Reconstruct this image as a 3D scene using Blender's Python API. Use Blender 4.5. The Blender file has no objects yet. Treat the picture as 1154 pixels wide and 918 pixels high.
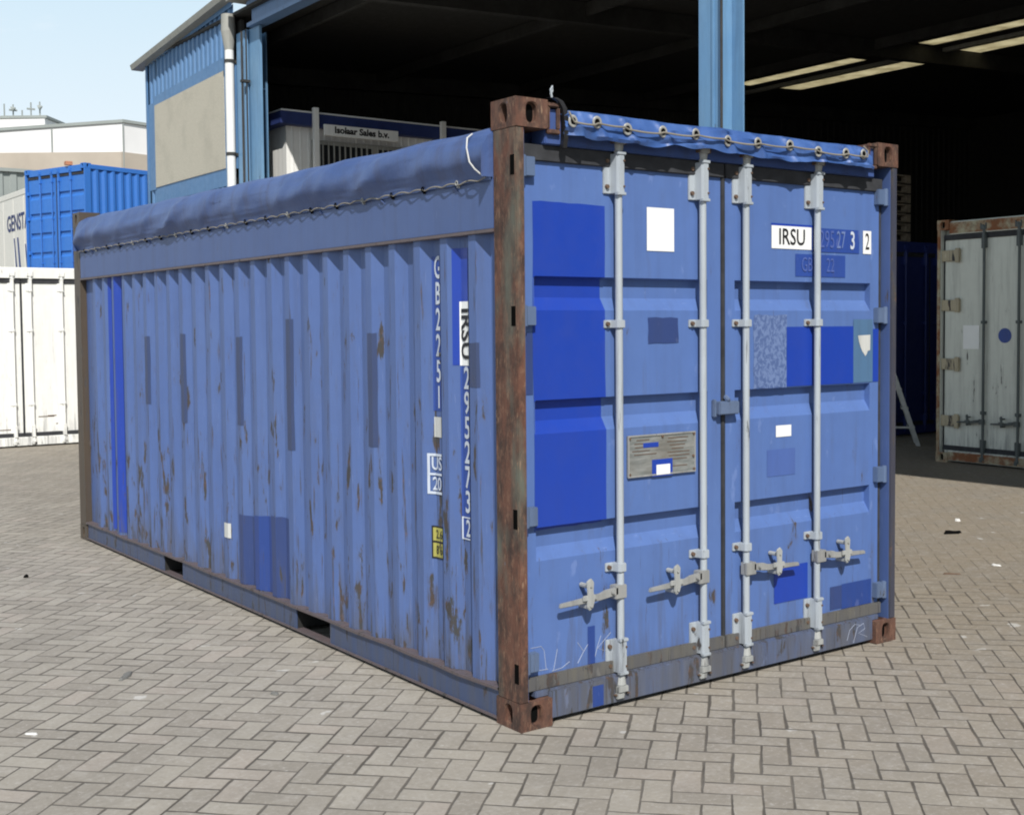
import bpy, bmesh, math, random
from mathutils import Vector, Matrix, noise
random.seed(7)
R = math.radians
scene = bpy.context.scene
col = scene.collection

# ------------------------------------------------------------------ camera
def basis(yaw, pitch, roll):
    cy, sy, cp, sp = math.cos(yaw), math.sin(yaw), math.cos(pitch), math.sin(pitch)
    f = Vector((sy*cp, cy*cp, sp)); r = Vector((cy, -sy, 0)); u = r.cross(f)
    cr, sr = math.cos(roll), math.sin(roll)
    return r*cr+u*sr, u*cr-r*sr, f
cam_d = bpy.data.cameras.new('camera'); cam = bpy.data.objects.new('camera', cam_d); col.objects.link(cam)
r_, u_, f_ = basis(.6402, -.0469, -.0082)
M = Matrix((r_, u_, -f_)).transposed().to_4x4(); M.translation = (-2.9038, -4.057, 1.6661)
cam.matrix_world = M
cam_d.sensor_width = 36; cam_d.lens = 1389.4/1154*36
cam_d.shift_x = -33.08/1154; cam_d.shift_y = -25.81/1154
cam_d.clip_end = 2000
scene.camera = cam

# ------------------------------------------------------------------ sky and sun
SUN = Vector((-.55, -1.0, 1.12)).normalized()
EL = math.asin(SUN.z); AZ = math.atan2(SUN.x, SUN.y)
world = bpy.data.worlds.new('World'); scene.world = world; world.use_nodes = True
wn, wl = world.node_tree.nodes, world.node_tree.links
bg = wn['Background']; bg.inputs['Strength'].default_value = .060
sky = wn.new('ShaderNodeTexSky'); sky.sky_type = 'NISHITA'; sky.sun_disc = False
sky.sun_elevation = EL; sky.sun_rotation = AZ
sky.air_density = 1.0; sky.dust_density = 1.6; sky.ozone_density = 1.2
wtc = wn.new('ShaderNodeTexCoord')
wmap = wn.new('ShaderNodeMapping'); wmap.inputs['Scale'].default_value = (1, 1, 3.2)
cno = wn.new('ShaderNodeTexNoise'); cno.inputs['Scale'].default_value = 2.6; cno.inputs['Detail'].default_value = 7
cno.inputs['Roughness'].default_value = .55
crp = wn.new('ShaderNodeMapRange'); crp.inputs[1].default_value = .50; crp.inputs[2].default_value = .72
sep = wn.new('ShaderNodeSeparateXYZ')
hz = wn.new('ShaderNodeMapRange'); hz.inputs[1].default_value = .27; hz.inputs[2].default_value = .09
mxm = wn.new('ShaderNodeMath'); mxm.operation = 'MAXIMUM'
mul = wn.new('ShaderNodeMath'); mul.operation = 'MULTIPLY'; mul.inputs[1].default_value = .80
cmix = wn.new('ShaderNodeMix'); cmix.data_type = 'RGBA'
cmix.inputs['B'].default_value = (15.0, 16.0, 16.8, 1)
wl.new(wtc.outputs['Generated'], wmap.inputs[0]); wl.new(wmap.outputs[0], cno.inputs['Vector'])
wl.new(cno.outputs[0], crp.inputs[0]); wl.new(wtc.outputs['Generated'], sep.inputs[0])
wl.new(sep.outputs['Z'], hz.inputs[0]); wl.new(crp.outputs[0], mxm.inputs[0]); wl.new(hz.outputs[0], mxm.inputs[1])
top_ = wn.new('ShaderNodeMapRange'); top_.inputs[1].default_value = .55; top_.inputs[2].default_value = .32
wl.new(sep.outputs['Z'], top_.inputs[0])
lim = wn.new('ShaderNodeMath'); lim.operation = 'MULTIPLY'; wl.new(mxm.outputs[0], lim.inputs[0]); wl.new(top_.outputs[0], lim.inputs[1])
wl.new(lim.outputs[0], mul.inputs[0]); wl.new(mul.outputs[0], cmix.inputs['Factor'])
pale = wn.new('ShaderNodeMix'); pale.data_type = 'RGBA'; pale.inputs['B'].default_value = (11.0, 14.2, 16.4, 1)
pf = wn.new('ShaderNodeMapRange'); pf.inputs[1].default_value = .62; pf.inputs[2].default_value = .30; pf.inputs[4].default_value = .92
wl.new(sep.outputs['Z'], pf.inputs[0]); wl.new(pf.outputs[0], pale.inputs['Factor'])
wl.new(sky.outputs[0], pale.inputs['A']); wl.new(pale.outputs['Result'], cmix.inputs['A']); wl.new(cmix.outputs['Result'], bg.inputs['Color'])
sd = bpy.data.lights.new('sun', 'SUN'); sd.energy = 5.0; sd.angle = R(.55); sd.color = (1, .965, .91)
sun = bpy.data.objects.new('sun', sd); col.objects.link(sun)
sun.rotation_euler = SUN.to_track_quat('Z', 'Y').to_euler(); sun.location = (-10, -15, 20)
scene.view_settings.view_transform = 'Standard'; scene.view_settings.look = 'None'
scene.view_settings.exposure = 0.04; scene.view_settings.gamma = 1
scene.view_settings.use_curve_mapping = False
scene.render.engine = 'CYCLES'
scene.cycles.max_bounces = 7
scene.cycles.filter_width = 2.0

# ------------------------------------------------------------------ helpers
def S(*c):                                    # sRGB 0..255 -> linear
    return tuple(((v/255)/12.92 if v/255 <= .04045 else ((v/255+.055)/1.055)**2.4) for v in c)
def tag(o, label=None, cat=None, group=None, kind=None):
    if label: o['label'] = label
    if cat: o['category'] = cat
    if group: o['group'] = group
    if kind: o['kind'] = kind
    return o
def empty(name, loc=(0, 0, 0), rz=0, label=None, cat=None, group=None):
    o = bpy.data.objects.new(name, None); col.objects.link(o); o.location = loc; o.rotation_euler = (0, 0, rz)
    o.empty_display_size = .2
    return tag(o, label, cat, group)
class MB:
    def __init__(s): s.bm = bmesh.new()
    def box(s, x0, x1, y0, y1, z0, z1):
        v = [s.bm.verts.new((x, y, z)) for x in (x0, x1) for y in (y0, y1) for z in (z0, z1)]
        for q in ((0,1,3,2),(4,6,7,5),(0,4,5,1),(2,3,7,6),(0,2,6,4),(1,5,7,3)):
            s.bm.faces.new([v[i] for i in q])
        return s
    def quad(s, *p):
        s.bm.faces.new([s.bm.verts.new(q) for q in p]); return s
    def cyl(s, p0, p1, r0, r1=None, n=14, cap=True):
        r1 = r0 if r1 is None else r1
        p0, p1 = Vector(p0), Vector(p1); d = (p1-p0).normalized()
        a = d.orthogonal().normalized(); b = d.cross(a)
        A, B = [], []
        for i in range(n):
            t = 2*math.pi*i/n; k = a*math.cos(t)+b*math.sin(t)
            A.append(s.bm.verts.new(p0+k*r0)); B.append(s.bm.verts.new(p1+k*r1))
        for i in range(n):
            j = (i+1) % n; s.bm.faces.new((A[i], A[j], B[j], B[i]))
        if cap:
            s.bm.faces.new(A[::-1]); s.bm.faces.new(B)
        return s
    def tube(s, pts, r, n=8):
        pts = [Vector(p) for p in pts]; rings = []; a = None
        for i, p in enumerate(pts):
            d = (pts[min(i+1, len(pts)-1)]-pts[max(i-1, 0)]).normalized()
            a = d.orthogonal().normalized() if a is None else (a-d*a.dot(d)).normalized()
            b = d.cross(a)
            rings.append([s.bm.verts.new(p+(a*math.cos(2*math.pi*k/n)+b*math.sin(2*math.pi*k/n))*r) for k in range(n)])
        for A, B in zip(rings, rings[1:]):
            for k in range(n):
                s.bm.faces.new((A[k], A[(k+1) % n], B[(k+1) % n], B[k]))
        s.bm.faces.new(rings[0][::-1]); s.bm.faces.new(rings[-1])
        return s
    def torus(s, c, nrm, R0, r, n=22, m=8, sx=1):
        c = Vector(c); d = Vector(nrm).normalized(); a = Vector((0, 0, 1)); b = d.cross(a).normalized(); rings = []
        for i in range(n):
            t = 2*math.pi*i/n; k = (a*math.cos(t)+b*math.sin(t)*sx)
            rings.append([s.bm.verts.new(c+k*(R0+r*math.cos(2*math.pi*j/m))+d*r*.6*math.sin(2*math.pi*j/m)) for j in range(m)])
        for i in range(n):
            A, B = rings[i], rings[(i+1) % n]
            for j in range(m): s.bm.faces.new((A[j], A[(j+1) % m], B[(j+1) % m], B[j]))
        return s
    def prism(s, poly, ax, a0, a1):            # poly of 2-D points extruded along an axis
        def P(p, a): return {0: (a, p[0], p[1]), 1: (p[0], a, p[1]), 2: (p[0], p[1], a)}[ax]
        A = [s.bm.verts.new(P(p, a0)) for p in poly]; B = [s.bm.verts.new(P(p, a1)) for p in poly]
        n = len(poly)
        for i in range(n): s.bm.faces.new((A[i], A[(i+1) % n], B[(i+1) % n], B[i]))
        s.bm.faces.new(A[::-1]); s.bm.faces.new(B)
        return s
    def holeface(s, c, u, v, n, w, h, rw, rh, depth):   # rectangular face with an oval hole sunk along -n
        c, u, v, n = Vector(c), Vector(u), Vector(v), Vector(n)
        ca = math.atan2(h, w); base = sorted({round(t, 5) for t in
             [ca, math.pi-ca, -ca, ca-math.pi]+[math.pi*2*i/24-math.pi for i in range(24)]})
        O, I, D = [], [], []
        for t in base:
            ct, st = math.cos(t), math.sin(t)
            k = min((w/2)/abs(ct) if abs(ct) > 1e-6 else 1e9, (h/2)/abs(st) if abs(st) > 1e-6 else 1e9)
            O.append(s.bm.verts.new(c+u*ct*k+v*st*k))
            e = 1/((abs(ct)**3+abs(st)**3)**(1/3))
            I.append(s.bm.verts.new(c+u*ct*rw*e+v*st*rh*e)); D.append(s.bm.verts.new(c+u*ct*rw*e+v*st*rh*e-n*depth))
        m = len(base)
        for i in range(m):
            j = (i+1) % m
            s.bm.faces.new((O[i], O[j], I[j], I[i])); s.bm.faces.new((I[i], I[j], D[j], D[i]))
        s.bm.faces.new(D[::-1])
        return s
    def build(s, name, mat, parent=None, bev=0, smooth=False, recalc=True, weld=False):
        bm = s.bm
        if weld: bmesh.ops.remove_doubles(bm, verts=bm.verts, dist=1e-5)
        if recalc: bmesh.ops.recalc_face_normals(bm, faces=bm.faces)
        if bev:
            es = [e for e in bm.edges if len(e.link_faces) == 2 and e.calc_face_angle(0) > R(35)]
            bmesh.ops.bevel(bm, geom=es, offset=bev, segments=2, affect='EDGES', clamp_overlap=True)
        me = bpy.data.meshes.new(name); bm.to_mesh(me); bm.free()
        if smooth:
            for p in me.polygons: p.use_smooth = True
            try: me.set_sharp_from_angle(angle=R(40))
            except Exception: pass
        o = bpy.data.objects.new(name, me); col.objects.link(o)
        if mat: me.materials.append(mat)
        o.parent = parent
        return o

# ------------------------------------------------------------------ materials
class NT:
    def __init__(s, name):
        s.m = bpy.data.materials.new(name); s.m.use_nodes = True
        s.n, s.l = s.m.node_tree.nodes, s.m.node_tree.links
        s.b = s.n['Principled BSDF']
        s.tc = s.n.new('ShaderNodeTexCoord')
    def setin(s, sock, v):
        if hasattr(v, 'links') or isinstance(v, bpy.types.NodeSocket): s.l.new(v, sock)
        elif isinstance(v, (tuple, list)) and len(v) == 3 and sock.type == 'RGBA': sock.default_value = (*v, 1)
        else: sock.default_value = v
    def mapping(s, scale, src=None, loc=(0, 0, 0), rot=(0, 0, 0)):
        m = s.n.new('ShaderNodeMapping'); m.inputs['Scale'].default_value = scale
        m.inputs['Location'].default_value = loc; m.inputs['Rotation'].default_value = rot
        s.l.new(src or s.tc.outputs['Object'], m.inputs[0]); return m.outputs[0]
    def noise(s, scale, detail=4, rough=.55, vec=None, dist=0):
        t = s.n.new('ShaderNodeTexNoise'); t.inputs['Scale'].default_value = scale
        t.inputs['Detail'].default_value = detail; t.inputs['Roughness'].default_value = rough
        t.inputs['Distortion'].default_value = dist
        s.l.new(vec or s.tc.outputs['Object'], t.inputs['Vector']); return t.outputs[0]
    def mr(s, v, a, b, c=0, d=1):
        t = s.n.new('ShaderNodeMapRange')
        for i, x in enumerate((v, a, b, c, d)): s.setin(t.inputs[i], x)
        return t.outputs[0]
    def mix(s, f, a, b, mode='MIX'):
        t = s.n.new('ShaderNodeMix'); t.data_type = 'RGBA'; t.blend_type = mode
        s.setin(t.inputs['Factor'], f); s.setin(t.inputs['A'], a); s.setin(t.inputs['B'], b); return t.outputs['Result']
    def math(s, op, a, b=0, c=0):
        t = s.n.new('ShaderNodeMath'); t.operation = op
        s.setin(t.inputs[0], a); s.setin(t.inputs[1], b); s.setin(t.inputs[2], c); return t.outputs[0]
    def xyz(s, src=None):
        t = s.n.new('ShaderNodeSeparateXYZ'); s.l.new(src or s.tc.outputs['Object'], t.inputs[0]); return t.outputs
    def bump(s, h, strength=.3, dist=.01):
        t = s.n.new('ShaderNodeBump'); t.inputs['Strength'].default_value = strength
        t.inputs['Distance'].default_value = dist; s.l.new(h, t.inputs['Height']); s.l.new(t.outputs[0], s.b.inputs['Normal'])
    def out(s, colr, rough=.6, metal=0, spec=None):
        s.setin(s.b.inputs['Base Color'], colr); s.setin(s.b.inputs['Roughness'], rough)
        s.setin(s.b.inputs['Metallic'], metal)
        if spec is not None: s.b.inputs['Specular IOR Level'].default_value = spec
        return s.m

def dull(c, k=.8): return tuple(v*k for v in c)
RUST = (.062, .046, .040); RUST2 = (.12, .070, .050); RUSTG = (.045, .048, .052)
def paint(name, base, rust=.0, streak=.4, low=.0, rough=.5, fade=.25, seed=0, pale=None):
    t = NT(name)
    v = t.mapping((1, 1, 1), loc=(seed*3.1, seed*1.7, seed))
    n1 = t.noise(1.3, 5, .6, v); n2 = t.noise(9, 6, .65, v)
    st = t.noise(3, 5, .6, t.mapping((5, 5, .35), loc=(seed, 0, 0)))
    pale = pale or tuple(min(1, c*.8+.12) for c in base)
    c = t.mix(t.mr(n1, .35, .7, 0, fade), base, pale)
    c = t.mix(t.mr(n2, .4, .7, 0, .18), c, dull(base, .72))
    c = t.mix(t.mr(st, .48, .75, 0, streak), c, tuple(b*.55+.02 for b in base))
    z = t.xyz()[2]
    if rust > 0:
        lo = t.mr(z, 0.1, 1.6, .075*low, 0)                       # wear is heavier close to the ground
        rn = t.noise(12, 7, .62, t.mapping((1.1, 1.1, .27), loc=(seed*2, seed, 4.2)), .3)
        rf = t.mr(t.math('ADD', rn, lo), .700-rust*.055, .735-rust*.055)
        rs = t.noise(4, 6, .6, t.mapping((13, 13, .75), loc=(seed, 2, 7)))
        rf2 = t.mr(t.math('ADD', rs, lo), .685-rust*.05, .755-rust*.05, 0, .75)
        rc = t.mix(t.mr(t.noise(14, 5), .4, .65), RUSTG, RUST)
        rc = t.mix(t.mr(t.noise(31, 4), .55, .75), rc, RUST2)
        halo = t.mr(t.math('ADD', rn, lo), .62-rust*.05, .71-rust*.05, 0, .35)
        c = t.mix(halo, c, tuple(b*.55+.04 for b in base))
        if low:                                                   # road film and rust wash creeping up from the bottom edge
            gz = t.math('ADD', t.mr(z, .12, .55, .32*low, 0), t.noise(3, 6, .65, t.mapping((7, 7, .5), loc=(seed, 8, 8))))
            c = t.mix(t.mr(gz, .62, .86, 0, .62), c, (.075, .078, .092))
        sx_ = t.noise(6, 4, .5, t.mapping((2.5, 30, 1.2), loc=(seed, 3, 3)))   # fine scuffs
        c = t.mix(t.mr(sx_, .66, .72, 0, .35), c, tuple(min(1, b*1.1+.10) for b in base))
        f = t.math('MAXIMUM', rf, rf2)
        c = t.mix(f, c, rc)
        t.setin(t.b.inputs['Roughness'], t.mr(f, 0, 1, rough, .9))
        t.bump(t.math('ADD', t.math('MULTIPLY', f, -.6), t.math('MULTIPLY', n2, .5)), .35, .003)
        t.setin(t.b.inputs['Base Color'], c); return t.m
    t.bump(n2, .12, .004)
    return t.out(c, t.mr(n2, .3, .7, rough-.08, rough+.12))
def rusty(name, seed=0, green=.35):
    t = NT(name); v = t.mapping((1, 1, .45), loc=(seed, seed, seed))
    a = t.noise(9, 8, .75, v); b = t.noise(34, 7, .75, v); g = t.noise(2.2, 6, .6, t.mapping((2.5, 2.5, .7), loc=(seed, 5, 1)))
    c = t.mix(t.mr(a, .42, .58), (.042, .024, .019), (.118, .052, .034))
    c = t.mix(t.mr(b, .5, .72), c, (.19, .105, .068))
    c = t.mix(t.mr(g, .5, .68, 0, green*1.5), c, (.10, .105, .085))
    sc = t.noise(7, 4, .6, t.mapping((16, 16, 2.2), rot=(.12, .2, 0), loc=(seed, 0, 3)))
    c = t.mix(t.mr(sc, .62, .70, 0, .7), c, (.30, .20, .13))
    bl = t.noise(5, 5, .6, t.mapping((3, 3, 1.2), loc=(9, seed, 3)))
    c = t.mix(t.mr(bl, .67, .70, 0, .5), c, (.10, .14, .22))
    t.bump(b, .6, .004)
    return t.out(c, .85)
def plain(name, c, rough=.6, metal=0, var=.25, sc=8, spec=None):
    t = NT(name); n = t.noise(sc, 5, .6)
    cc = t.mix(t.mr(n, .35, .7, 0, 1), c, tuple(v*(1-var) for v in c)); t.bump(n, .08, .003)
    return t.out(cc, rough, metal, spec)

BLUE = (.070, .122, .305)
M_side = paint('weathered blue paint', BLUE, rust=1.2, streak=.45, low=1, fade=.35, pale=(.102, .156, .315))
M_door = paint('blue door paint', (.082, .152, .385), rust=.16, streak=.35, low=.7, fade=.55, seed=2, pale=(.098, .168, .370), rough=.48)
M_rail = paint('blue rail paint', (.058, .100, .25), rust=.35, streak=.5, low=0, fade=.4, seed=3, pale=(.085, .13, .27))
M_brail = paint('grimy bottom rail', (.045, .072, .155), rust=.8, streak=.6, low=.6, seed=5, pale=(.055, .07, .125))
M_lip = paint('rusted rail lip', (.11, .085, .09), rust=1.3, streak=.8, low=.5, seed=45, pale=(.13, .10, .10))
M_pock = plain('shade-dark pocket lining', (.018, .018, .018), .95)  # near-black colour paints the shade inside the fork pockets
M_sill = paint('grimy sill paint', (.075, .118, .25), rust=1.3, streak=1, low=.8, fade=1, seed=6, pale=(.115, .115, .115))
M_hinge = paint('hinge blue', (.085, .13, .23), rust=.9, streak=.6, low=0, seed=8)
M_post = rusty('rusty post', 1, .75)
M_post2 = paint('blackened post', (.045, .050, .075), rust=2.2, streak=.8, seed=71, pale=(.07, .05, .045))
M_head = paint('shaded navy header', (.045, .085, .25), rust=.4, streak=.7, seed=61, pale=(.06, .10, .25))  # navy darkened in the colour for shade under the tarpaulin flap
M_cast = rusty('rusty casting', 4, .1)
M_far = paint('worn dark post', (.070, .052, .036), rust=1.2, streak=.9, low=.3, seed=9, pale=(.10, .075, .05))
M_gasket = plain('rubber gasket', (.036, .038, .044), .8, var=.5, sc=14)
M_gasketb = paint('dusty rubber gasket', (.12, .115, .10), rust=.8, streak=.8, low=1, seed=3, pale=(.17, .16, .14))
M_gal = paint('pale galvanised paint', (.36, .40, .44), rust=.55, streak=.5, low=.6, seed=4, pale=(.44, .47, .49), rough=.42)
M_galr = paint('worn galvanised fitting', (.34, .35, .34), rust=.9, streak=.8, low=.5, seed=7, pale=(.42, .44, .44))
M_handle = paint('worn handle steel', (.27, .275, .27), rust=.9, streak=.8, low=.2, seed=11, pale=(.38, .38, .37))
M_bolt = plain('rusty bolt', (.12, .075, .05), .8)
M_dark = plain('dark inside', (.006, .006, .006), 1, spec=0)  # flat black; in holes and slots it stands in for shade
M_patch = paint('fresh blue paint', (.012, .046, .335), rust=0, streak=.12, fade=.25, seed=12, pale=(.018, .058, .35), rough=.40)
M_patch2 = paint('dark blue patch', (.026, .050, .165), rust=.5, streak=.4, low=.3, seed=13, pale=(.04, .065, .19))
M_patch3 = paint('middle blue patch', (.018, .050, .22), rust=.4, streak=.3, low=.3, seed=14, pale=(.03, .065, .25))
M_stripe = paint('blue stripe paint', (.012, .046, .33), rust=.2, streak=.15, low=.6, seed=15, pale=(.02, .06, .30))
M_numbg = paint('number backing blue', (.022, .060, .28), rust=.2, streak=.3, seed=16, pale=(.035, .08, .30))
M_greyp = paint('grey blue patch', (.034, .054, .135), rust=.25, streak=.4, seed=17, pale=(.05, .07, .15))
M_teal = paint('teal faded patch', (.070, .150, .27), rust=0, streak=.5, seed=18, pale=(.09, .17, .28))
M_white = plain('white vinyl', (.80, .81, .80), .45, var=.04)
M_dirtyw = paint('dirty white sticker', (.55, .56, .54), rust=0, streak=.6, seed=19)
M_num = paint('worn white lettering', (.55, .60, .68), rust=.6, streak=.6, seed=20, pale=(.36, .43, .58))
M_ghost = paint('ghost lettering', (.075, .12, .36), rust=0, streak=.5, seed=21, pale=(.06, .10, .34))
M_half = paint('half worn lettering', (.17, .24, .46), rust=0, streak=1, fade=.9, seed=51, pale=(.08, .13, .36))
M_black = plain('black vinyl', (.012, .012, .014), .5)
M_yel = paint('yellow marking', (.36, .34, .07), rust=.7, streak=.6, seed=22)
M_chalk = plain('chalk line', (.36, .40, .50), .9)
t = NT('speckled torn glue patch')
nn = t.noise(55, 4, .6, t.mapping((1, 1, .8)), .6)
M_speck = t.out(t.mix(t.mr(nn, .44, .56), (.062, .105, .25), (.125, .185, .36)), .8)
t = NT('weathered zinc plate')
nn = t.noise(30, 5, .6, t.mapping((.35, 1, 2.2))); n3 = t.noise(5, 4)
cc = t.mix(t.mr(nn, .4, .62), (.19, .205, .20), (.30, .31, .30)); cc = t.mix(t.mr(n3, .5, .7, 0, .6), cc, (.17, .15, .12))
M_plate = t.out(cc, .6, .3)

# tarpaulin
t = NT('blue tarpaulin')
n1 = t.noise(3, 5, .6); n2 = t.noise(60, 3, .5); st = t.noise(3, 5, .6, t.mapping((4, 4, .6)))
c = t.mix(t.mr(n1, .35, .7), (.046, .086, .230), (.082, .130, .290)); c = t.mix(t.mr(st, .5, .75, 0, .55), c, (.055, .062, .12))
t.bump(t.math('ADD', n2, t.math('MULTIPLY', n1, 2.0)), .25, .006)
M_tarp = t.out(c, .5)
t = NT('clean blue tarpaulin end')
n1 = t.noise(5, 5, .6)
c = t.mix(t.mr(n1, .35, .7), (.034, .085, .26), (.065, .135, .35)); c = t.mix(t.mr(t.noise(9, 5, .6, t.mapping((3, 3, 1))), .55, .75, 0, .5), c, (.05, .08, .2))  # darker noise in the colour stands in for shade in the folds
t.bump(n1, .3, .01)
M_tarpe = t.out(c, .42)
M_rope = plain('grey rope', (.26, .24, .20), .9)
M_ropew = plain('white cord', (.62, .62, .6), .8)
M_ring = plain('zinc eyelet', (.36, .36, .34), .45, .1)

# herringbone block paving
t = NT('herringbone block paving')
wv = t.n.new('ShaderNodeVectorMath'); wv.operation = 'ADD'
nz = t.n.new('ShaderNodeTexNoise'); nz.inputs['Scale'].default_value = 1.3; nz.inputs['Detail'].default_value = 3
t.l.new(t.tc.outputs['Object'], nz.inputs['Vector'])
sc_ = t.n.new('ShaderNodeVectorMath'); sc_.operation = 'MULTIPLY_ADD'
t.l.new(nz.outputs['Color'], sc_.inputs[0]); sc_.inputs[1].default_value = (.035, .035, 0); sc_.inputs[2].default_value = (-.0175, -.0175, 0)
nzb = t.n.new('ShaderNodeTexNoise'); nzb.inputs['Scale'].default_value = 9; nzb.inputs['Detail'].default_value = 2
t.l.new(t.tc.outputs['Object'], nzb.inputs['Vector'])
sc2 = t.n.new('ShaderNodeVectorMath'); sc2.operation = 'MULTIPLY_ADD'
t.l.new(nzb.outputs['Color'], sc2.inputs[0]); sc2.inputs[1].default_value = (.008, .008, 0); t.l.new(sc_.outputs[0], sc2.inputs[2])
t.l.new(t.tc.outputs['Object'], wv.inputs[0]); t.l.new(sc2.outputs[0], wv.inputs[1])
B = 1/.1075
mp = t.mapping((B, B, B), wv.outputs[0], rot=(0, 0, R(46)))
X, Y, _ = t.xyz(mp)
i_, j_ = t.math('FLOOR', X), t.math('FLOOR', Y)
fx, fy = t.math('SUBTRACT', X, i_), t.math('SUBTRACT', Y, j_)
h = t.math('FLOORED_MODULO', t.math('SUBTRACT', i_, j_), 4)
def eq(k): return t.math('COMPARE', h, k, .1)
h0, h1, h2, h3 = eq(0), eq(1), eq(2), eq(3)
ex0, ex1, ey0, ey1 = fx, t.math('SUBTRACT', 1, fx), fy, t.math('SUBTRACT', 1, fy)
def off(d, hh): return t.math('ADD', d, t.math('MULTIPLY', hh, 5))
dmin = t.math('MINIMUM', t.math('MINIMUM', off(ex0, h1), off(ex1, h0)), t.math('MINIMUM', off(ey0, h2), off(ey1, h3)))
bi, bj = t.math('SUBTRACT', i_, h1), t.math('SUBTRACT', j_, h2)
cb = t.n.new('ShaderNodeCombineXYZ'); t.l.new(bi, cb.inputs[0]); t.l.new(bj, cb.inputs[1])
wnz = t.n.new('ShaderNodeTexWhiteNoise'); wnz.noise_dimensions = '2D'; t.l.new(cb.outputs[0], wnz.inputs['Vector'])
big = t.noise(.35, 5, .6); mid = t.noise(2.2, 5, .65); fine = t.noise(45, 5, .75); med = t.noise(11, 5, .7)
jw = t.mr(t.noise(3.0, 4, .6), .3, .7, .020, .10)
joint = t.mr(dmin, t.math('MULTIPLY', jw, .45), jw, 1, 0)
c = t.mix(wnz.outputs['Value'], (.268, .246, .212), (.352, .328, .284))
c = t.mix(t.mr(wnz.outputs['Value'], .88, .93, 0, .45), c, (.33, .285, .25))
gx = t.xyz()[0]
warm = t.mr(t.math('ADD', gx, t.math('MULTIPLY', big, 3)), .8, 5.5)
c = t.mix(t.math('MULTIPLY', warm, .85), c, (.225, .188, .138))
c = t.mix(t.mr(mid, .44, .70, 0, .50), c, (.21, .195, .17))
c = t.mix(t.mr(med, .50, .74, 0, .40), c, (.42, .40, .37))
c = t.mix(t.mr(fine, .54, .74, 0, .5), c, (.16, .15, .13))
c = t.mix(t.mr(fine, .46, .32, 0, .5), c, (.46, .44, .41))
spot = t.noise(7, 3, .5, t.mapping((1, 1, 1), loc=(4, 4, 0)))
c = t.mix(t.mr(spot, .70, .73, 0, .5), c, (.62, .62, .60))
oil = t.noise(.9, 4, .55, t.mapping((1, 1, 1), loc=(14, 2, 0)))
c = t.mix(t.mr(oil, .60, .75, 0, .22), c, (.12, .115, .105))
dust = t.math('MULTIPLY', t.mr(t.math('ADD', gx, t.math('MULTIPLY', mid, 2)), 4.2, 6.0), .75)
jf = t.math('MULTIPLY', joint, t.math('SUBTRACT', t.mr(t.noise(1.7, 4, .7), .25, .6, .55, 1), dust))
c = t.mix(t.math('MULTIPLY', jf, .92), c, (.070, .062, .052))
hh = t.math('ADD', t.math('MULTIPLY', joint, -1), t.math('ADD', t.math('MULTIPLY', fine, .30), t.math('MULTIPLY', t.math('ADD', wnz.outputs['Value'], med), .25)))
t.bump(hh, .55, .008)
M_pave = t.out(c, .82, spec=.3)

# building materials
M_clad = paint('blue cladding', (.080, .185, .36), rust=0, streak=.35, fade=.35, seed=23, pale=(.12, .24, .42))
M_steel = paint('pale blue steel', (.125, .27, .46), rust=.2, streak=.6, fade=.55, seed=24, pale=(.20, .34, .48))
M_steeld = paint('blue steel beam', (.10, .19, .36), rust=.2, streak=.5, seed=25)
M_int = paint('shade-dark interior cladding', (.032, .032, .030), rust=0, streak=.5, seed=26, pale=(.045, .045, .042), rough=.9)  # darkness of the unlit hall put into the cladding colour
M_raft = paint('darkened rafter steel', (.022, .022, .020), rust=0, streak=.3, seed=27, rough=.8)  # colour darkened so the beams sink into the hall's shade
t = NT('exposed aggregate panel')
a = t.noise(70, 4, .8); b = t.noise(1.5, 4)
c = t.mix(t.mr(a, .35, .65), (.36, .33, .265), (.58, .55, .46)); c = t.mix(t.mr(b, .5, .7, 0, .25), c, (.25, .23, .19)); t.bump(a, .5, .02)
M_aggr = t.out(c, .9)
M_gut = paint('grey gutter', (.30, .30, .27), rust=0, streak=.7, seed=28)
M_pipe = paint('white downpipe', (.74, .74, .72), rust=0, streak=.3, seed=29, fade=.1)
t = NT('yellowed translucent roof sheet')
tr = t.n.new('ShaderNodeBsdfTranslucent'); tr.inputs[0].default_value = (.60, .56, .42, 1)
ms = t.n.new('ShaderNodeMixShader'); ms.inputs[0].default_value = .75
t.l.new(t.b.outputs[0], ms.inputs[1]); t.l.new(tr.outputs[0], ms.inputs[2]); t.out((.5, .48, .38), .7)
nn_ = t.mix(t.mr(t.noise(3, 5), .4, .7), (.80, .75, .58), (.55, .50, .36)); t.l.new(nn_, tr.inputs[0])
t.l.new(ms.outputs[0], t.n['Material Output'].inputs['Surface'])
M_skyl = t.m
M_wbox = paint('white container paint', (.80, .80, .77), rust=.1, streak=.25, low=.5, seed=30, fade=.15)
M_genw = paint('cream white container paint', (.72, .71, .66), rust=.1, streak=.2, seed=31)
M_cblue = paint('bright blue container paint', (.030, .155, .52), rust=0, streak=.25, seed=32, pale=(.05, .19, .54))
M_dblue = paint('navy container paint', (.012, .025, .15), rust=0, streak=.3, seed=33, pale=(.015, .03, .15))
M_cream = paint('stained cream reefer paint', (.60, .62, .56), rust=.35, streak=.7, low=.6, seed=34, pale=(.66, .68, .62))
M_creamf = paint('rust streaked cream frame', (.42, .36, .24), rust=2.0, streak=.9, low=.3, seed=35)
t = NT('rust run cream frame'); a = t.noise(3.2, 7, .7); b = t.noise(18, 5, .7)
c = t.mix(t.mr(a, .42, .56), (.40, .37, .26), (.22, .085, .035)); c = t.mix(t.mr(b, .52, .7, 0, .7), c, (.12, .07, .04))
M_crust = t.out(c, .85)
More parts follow.
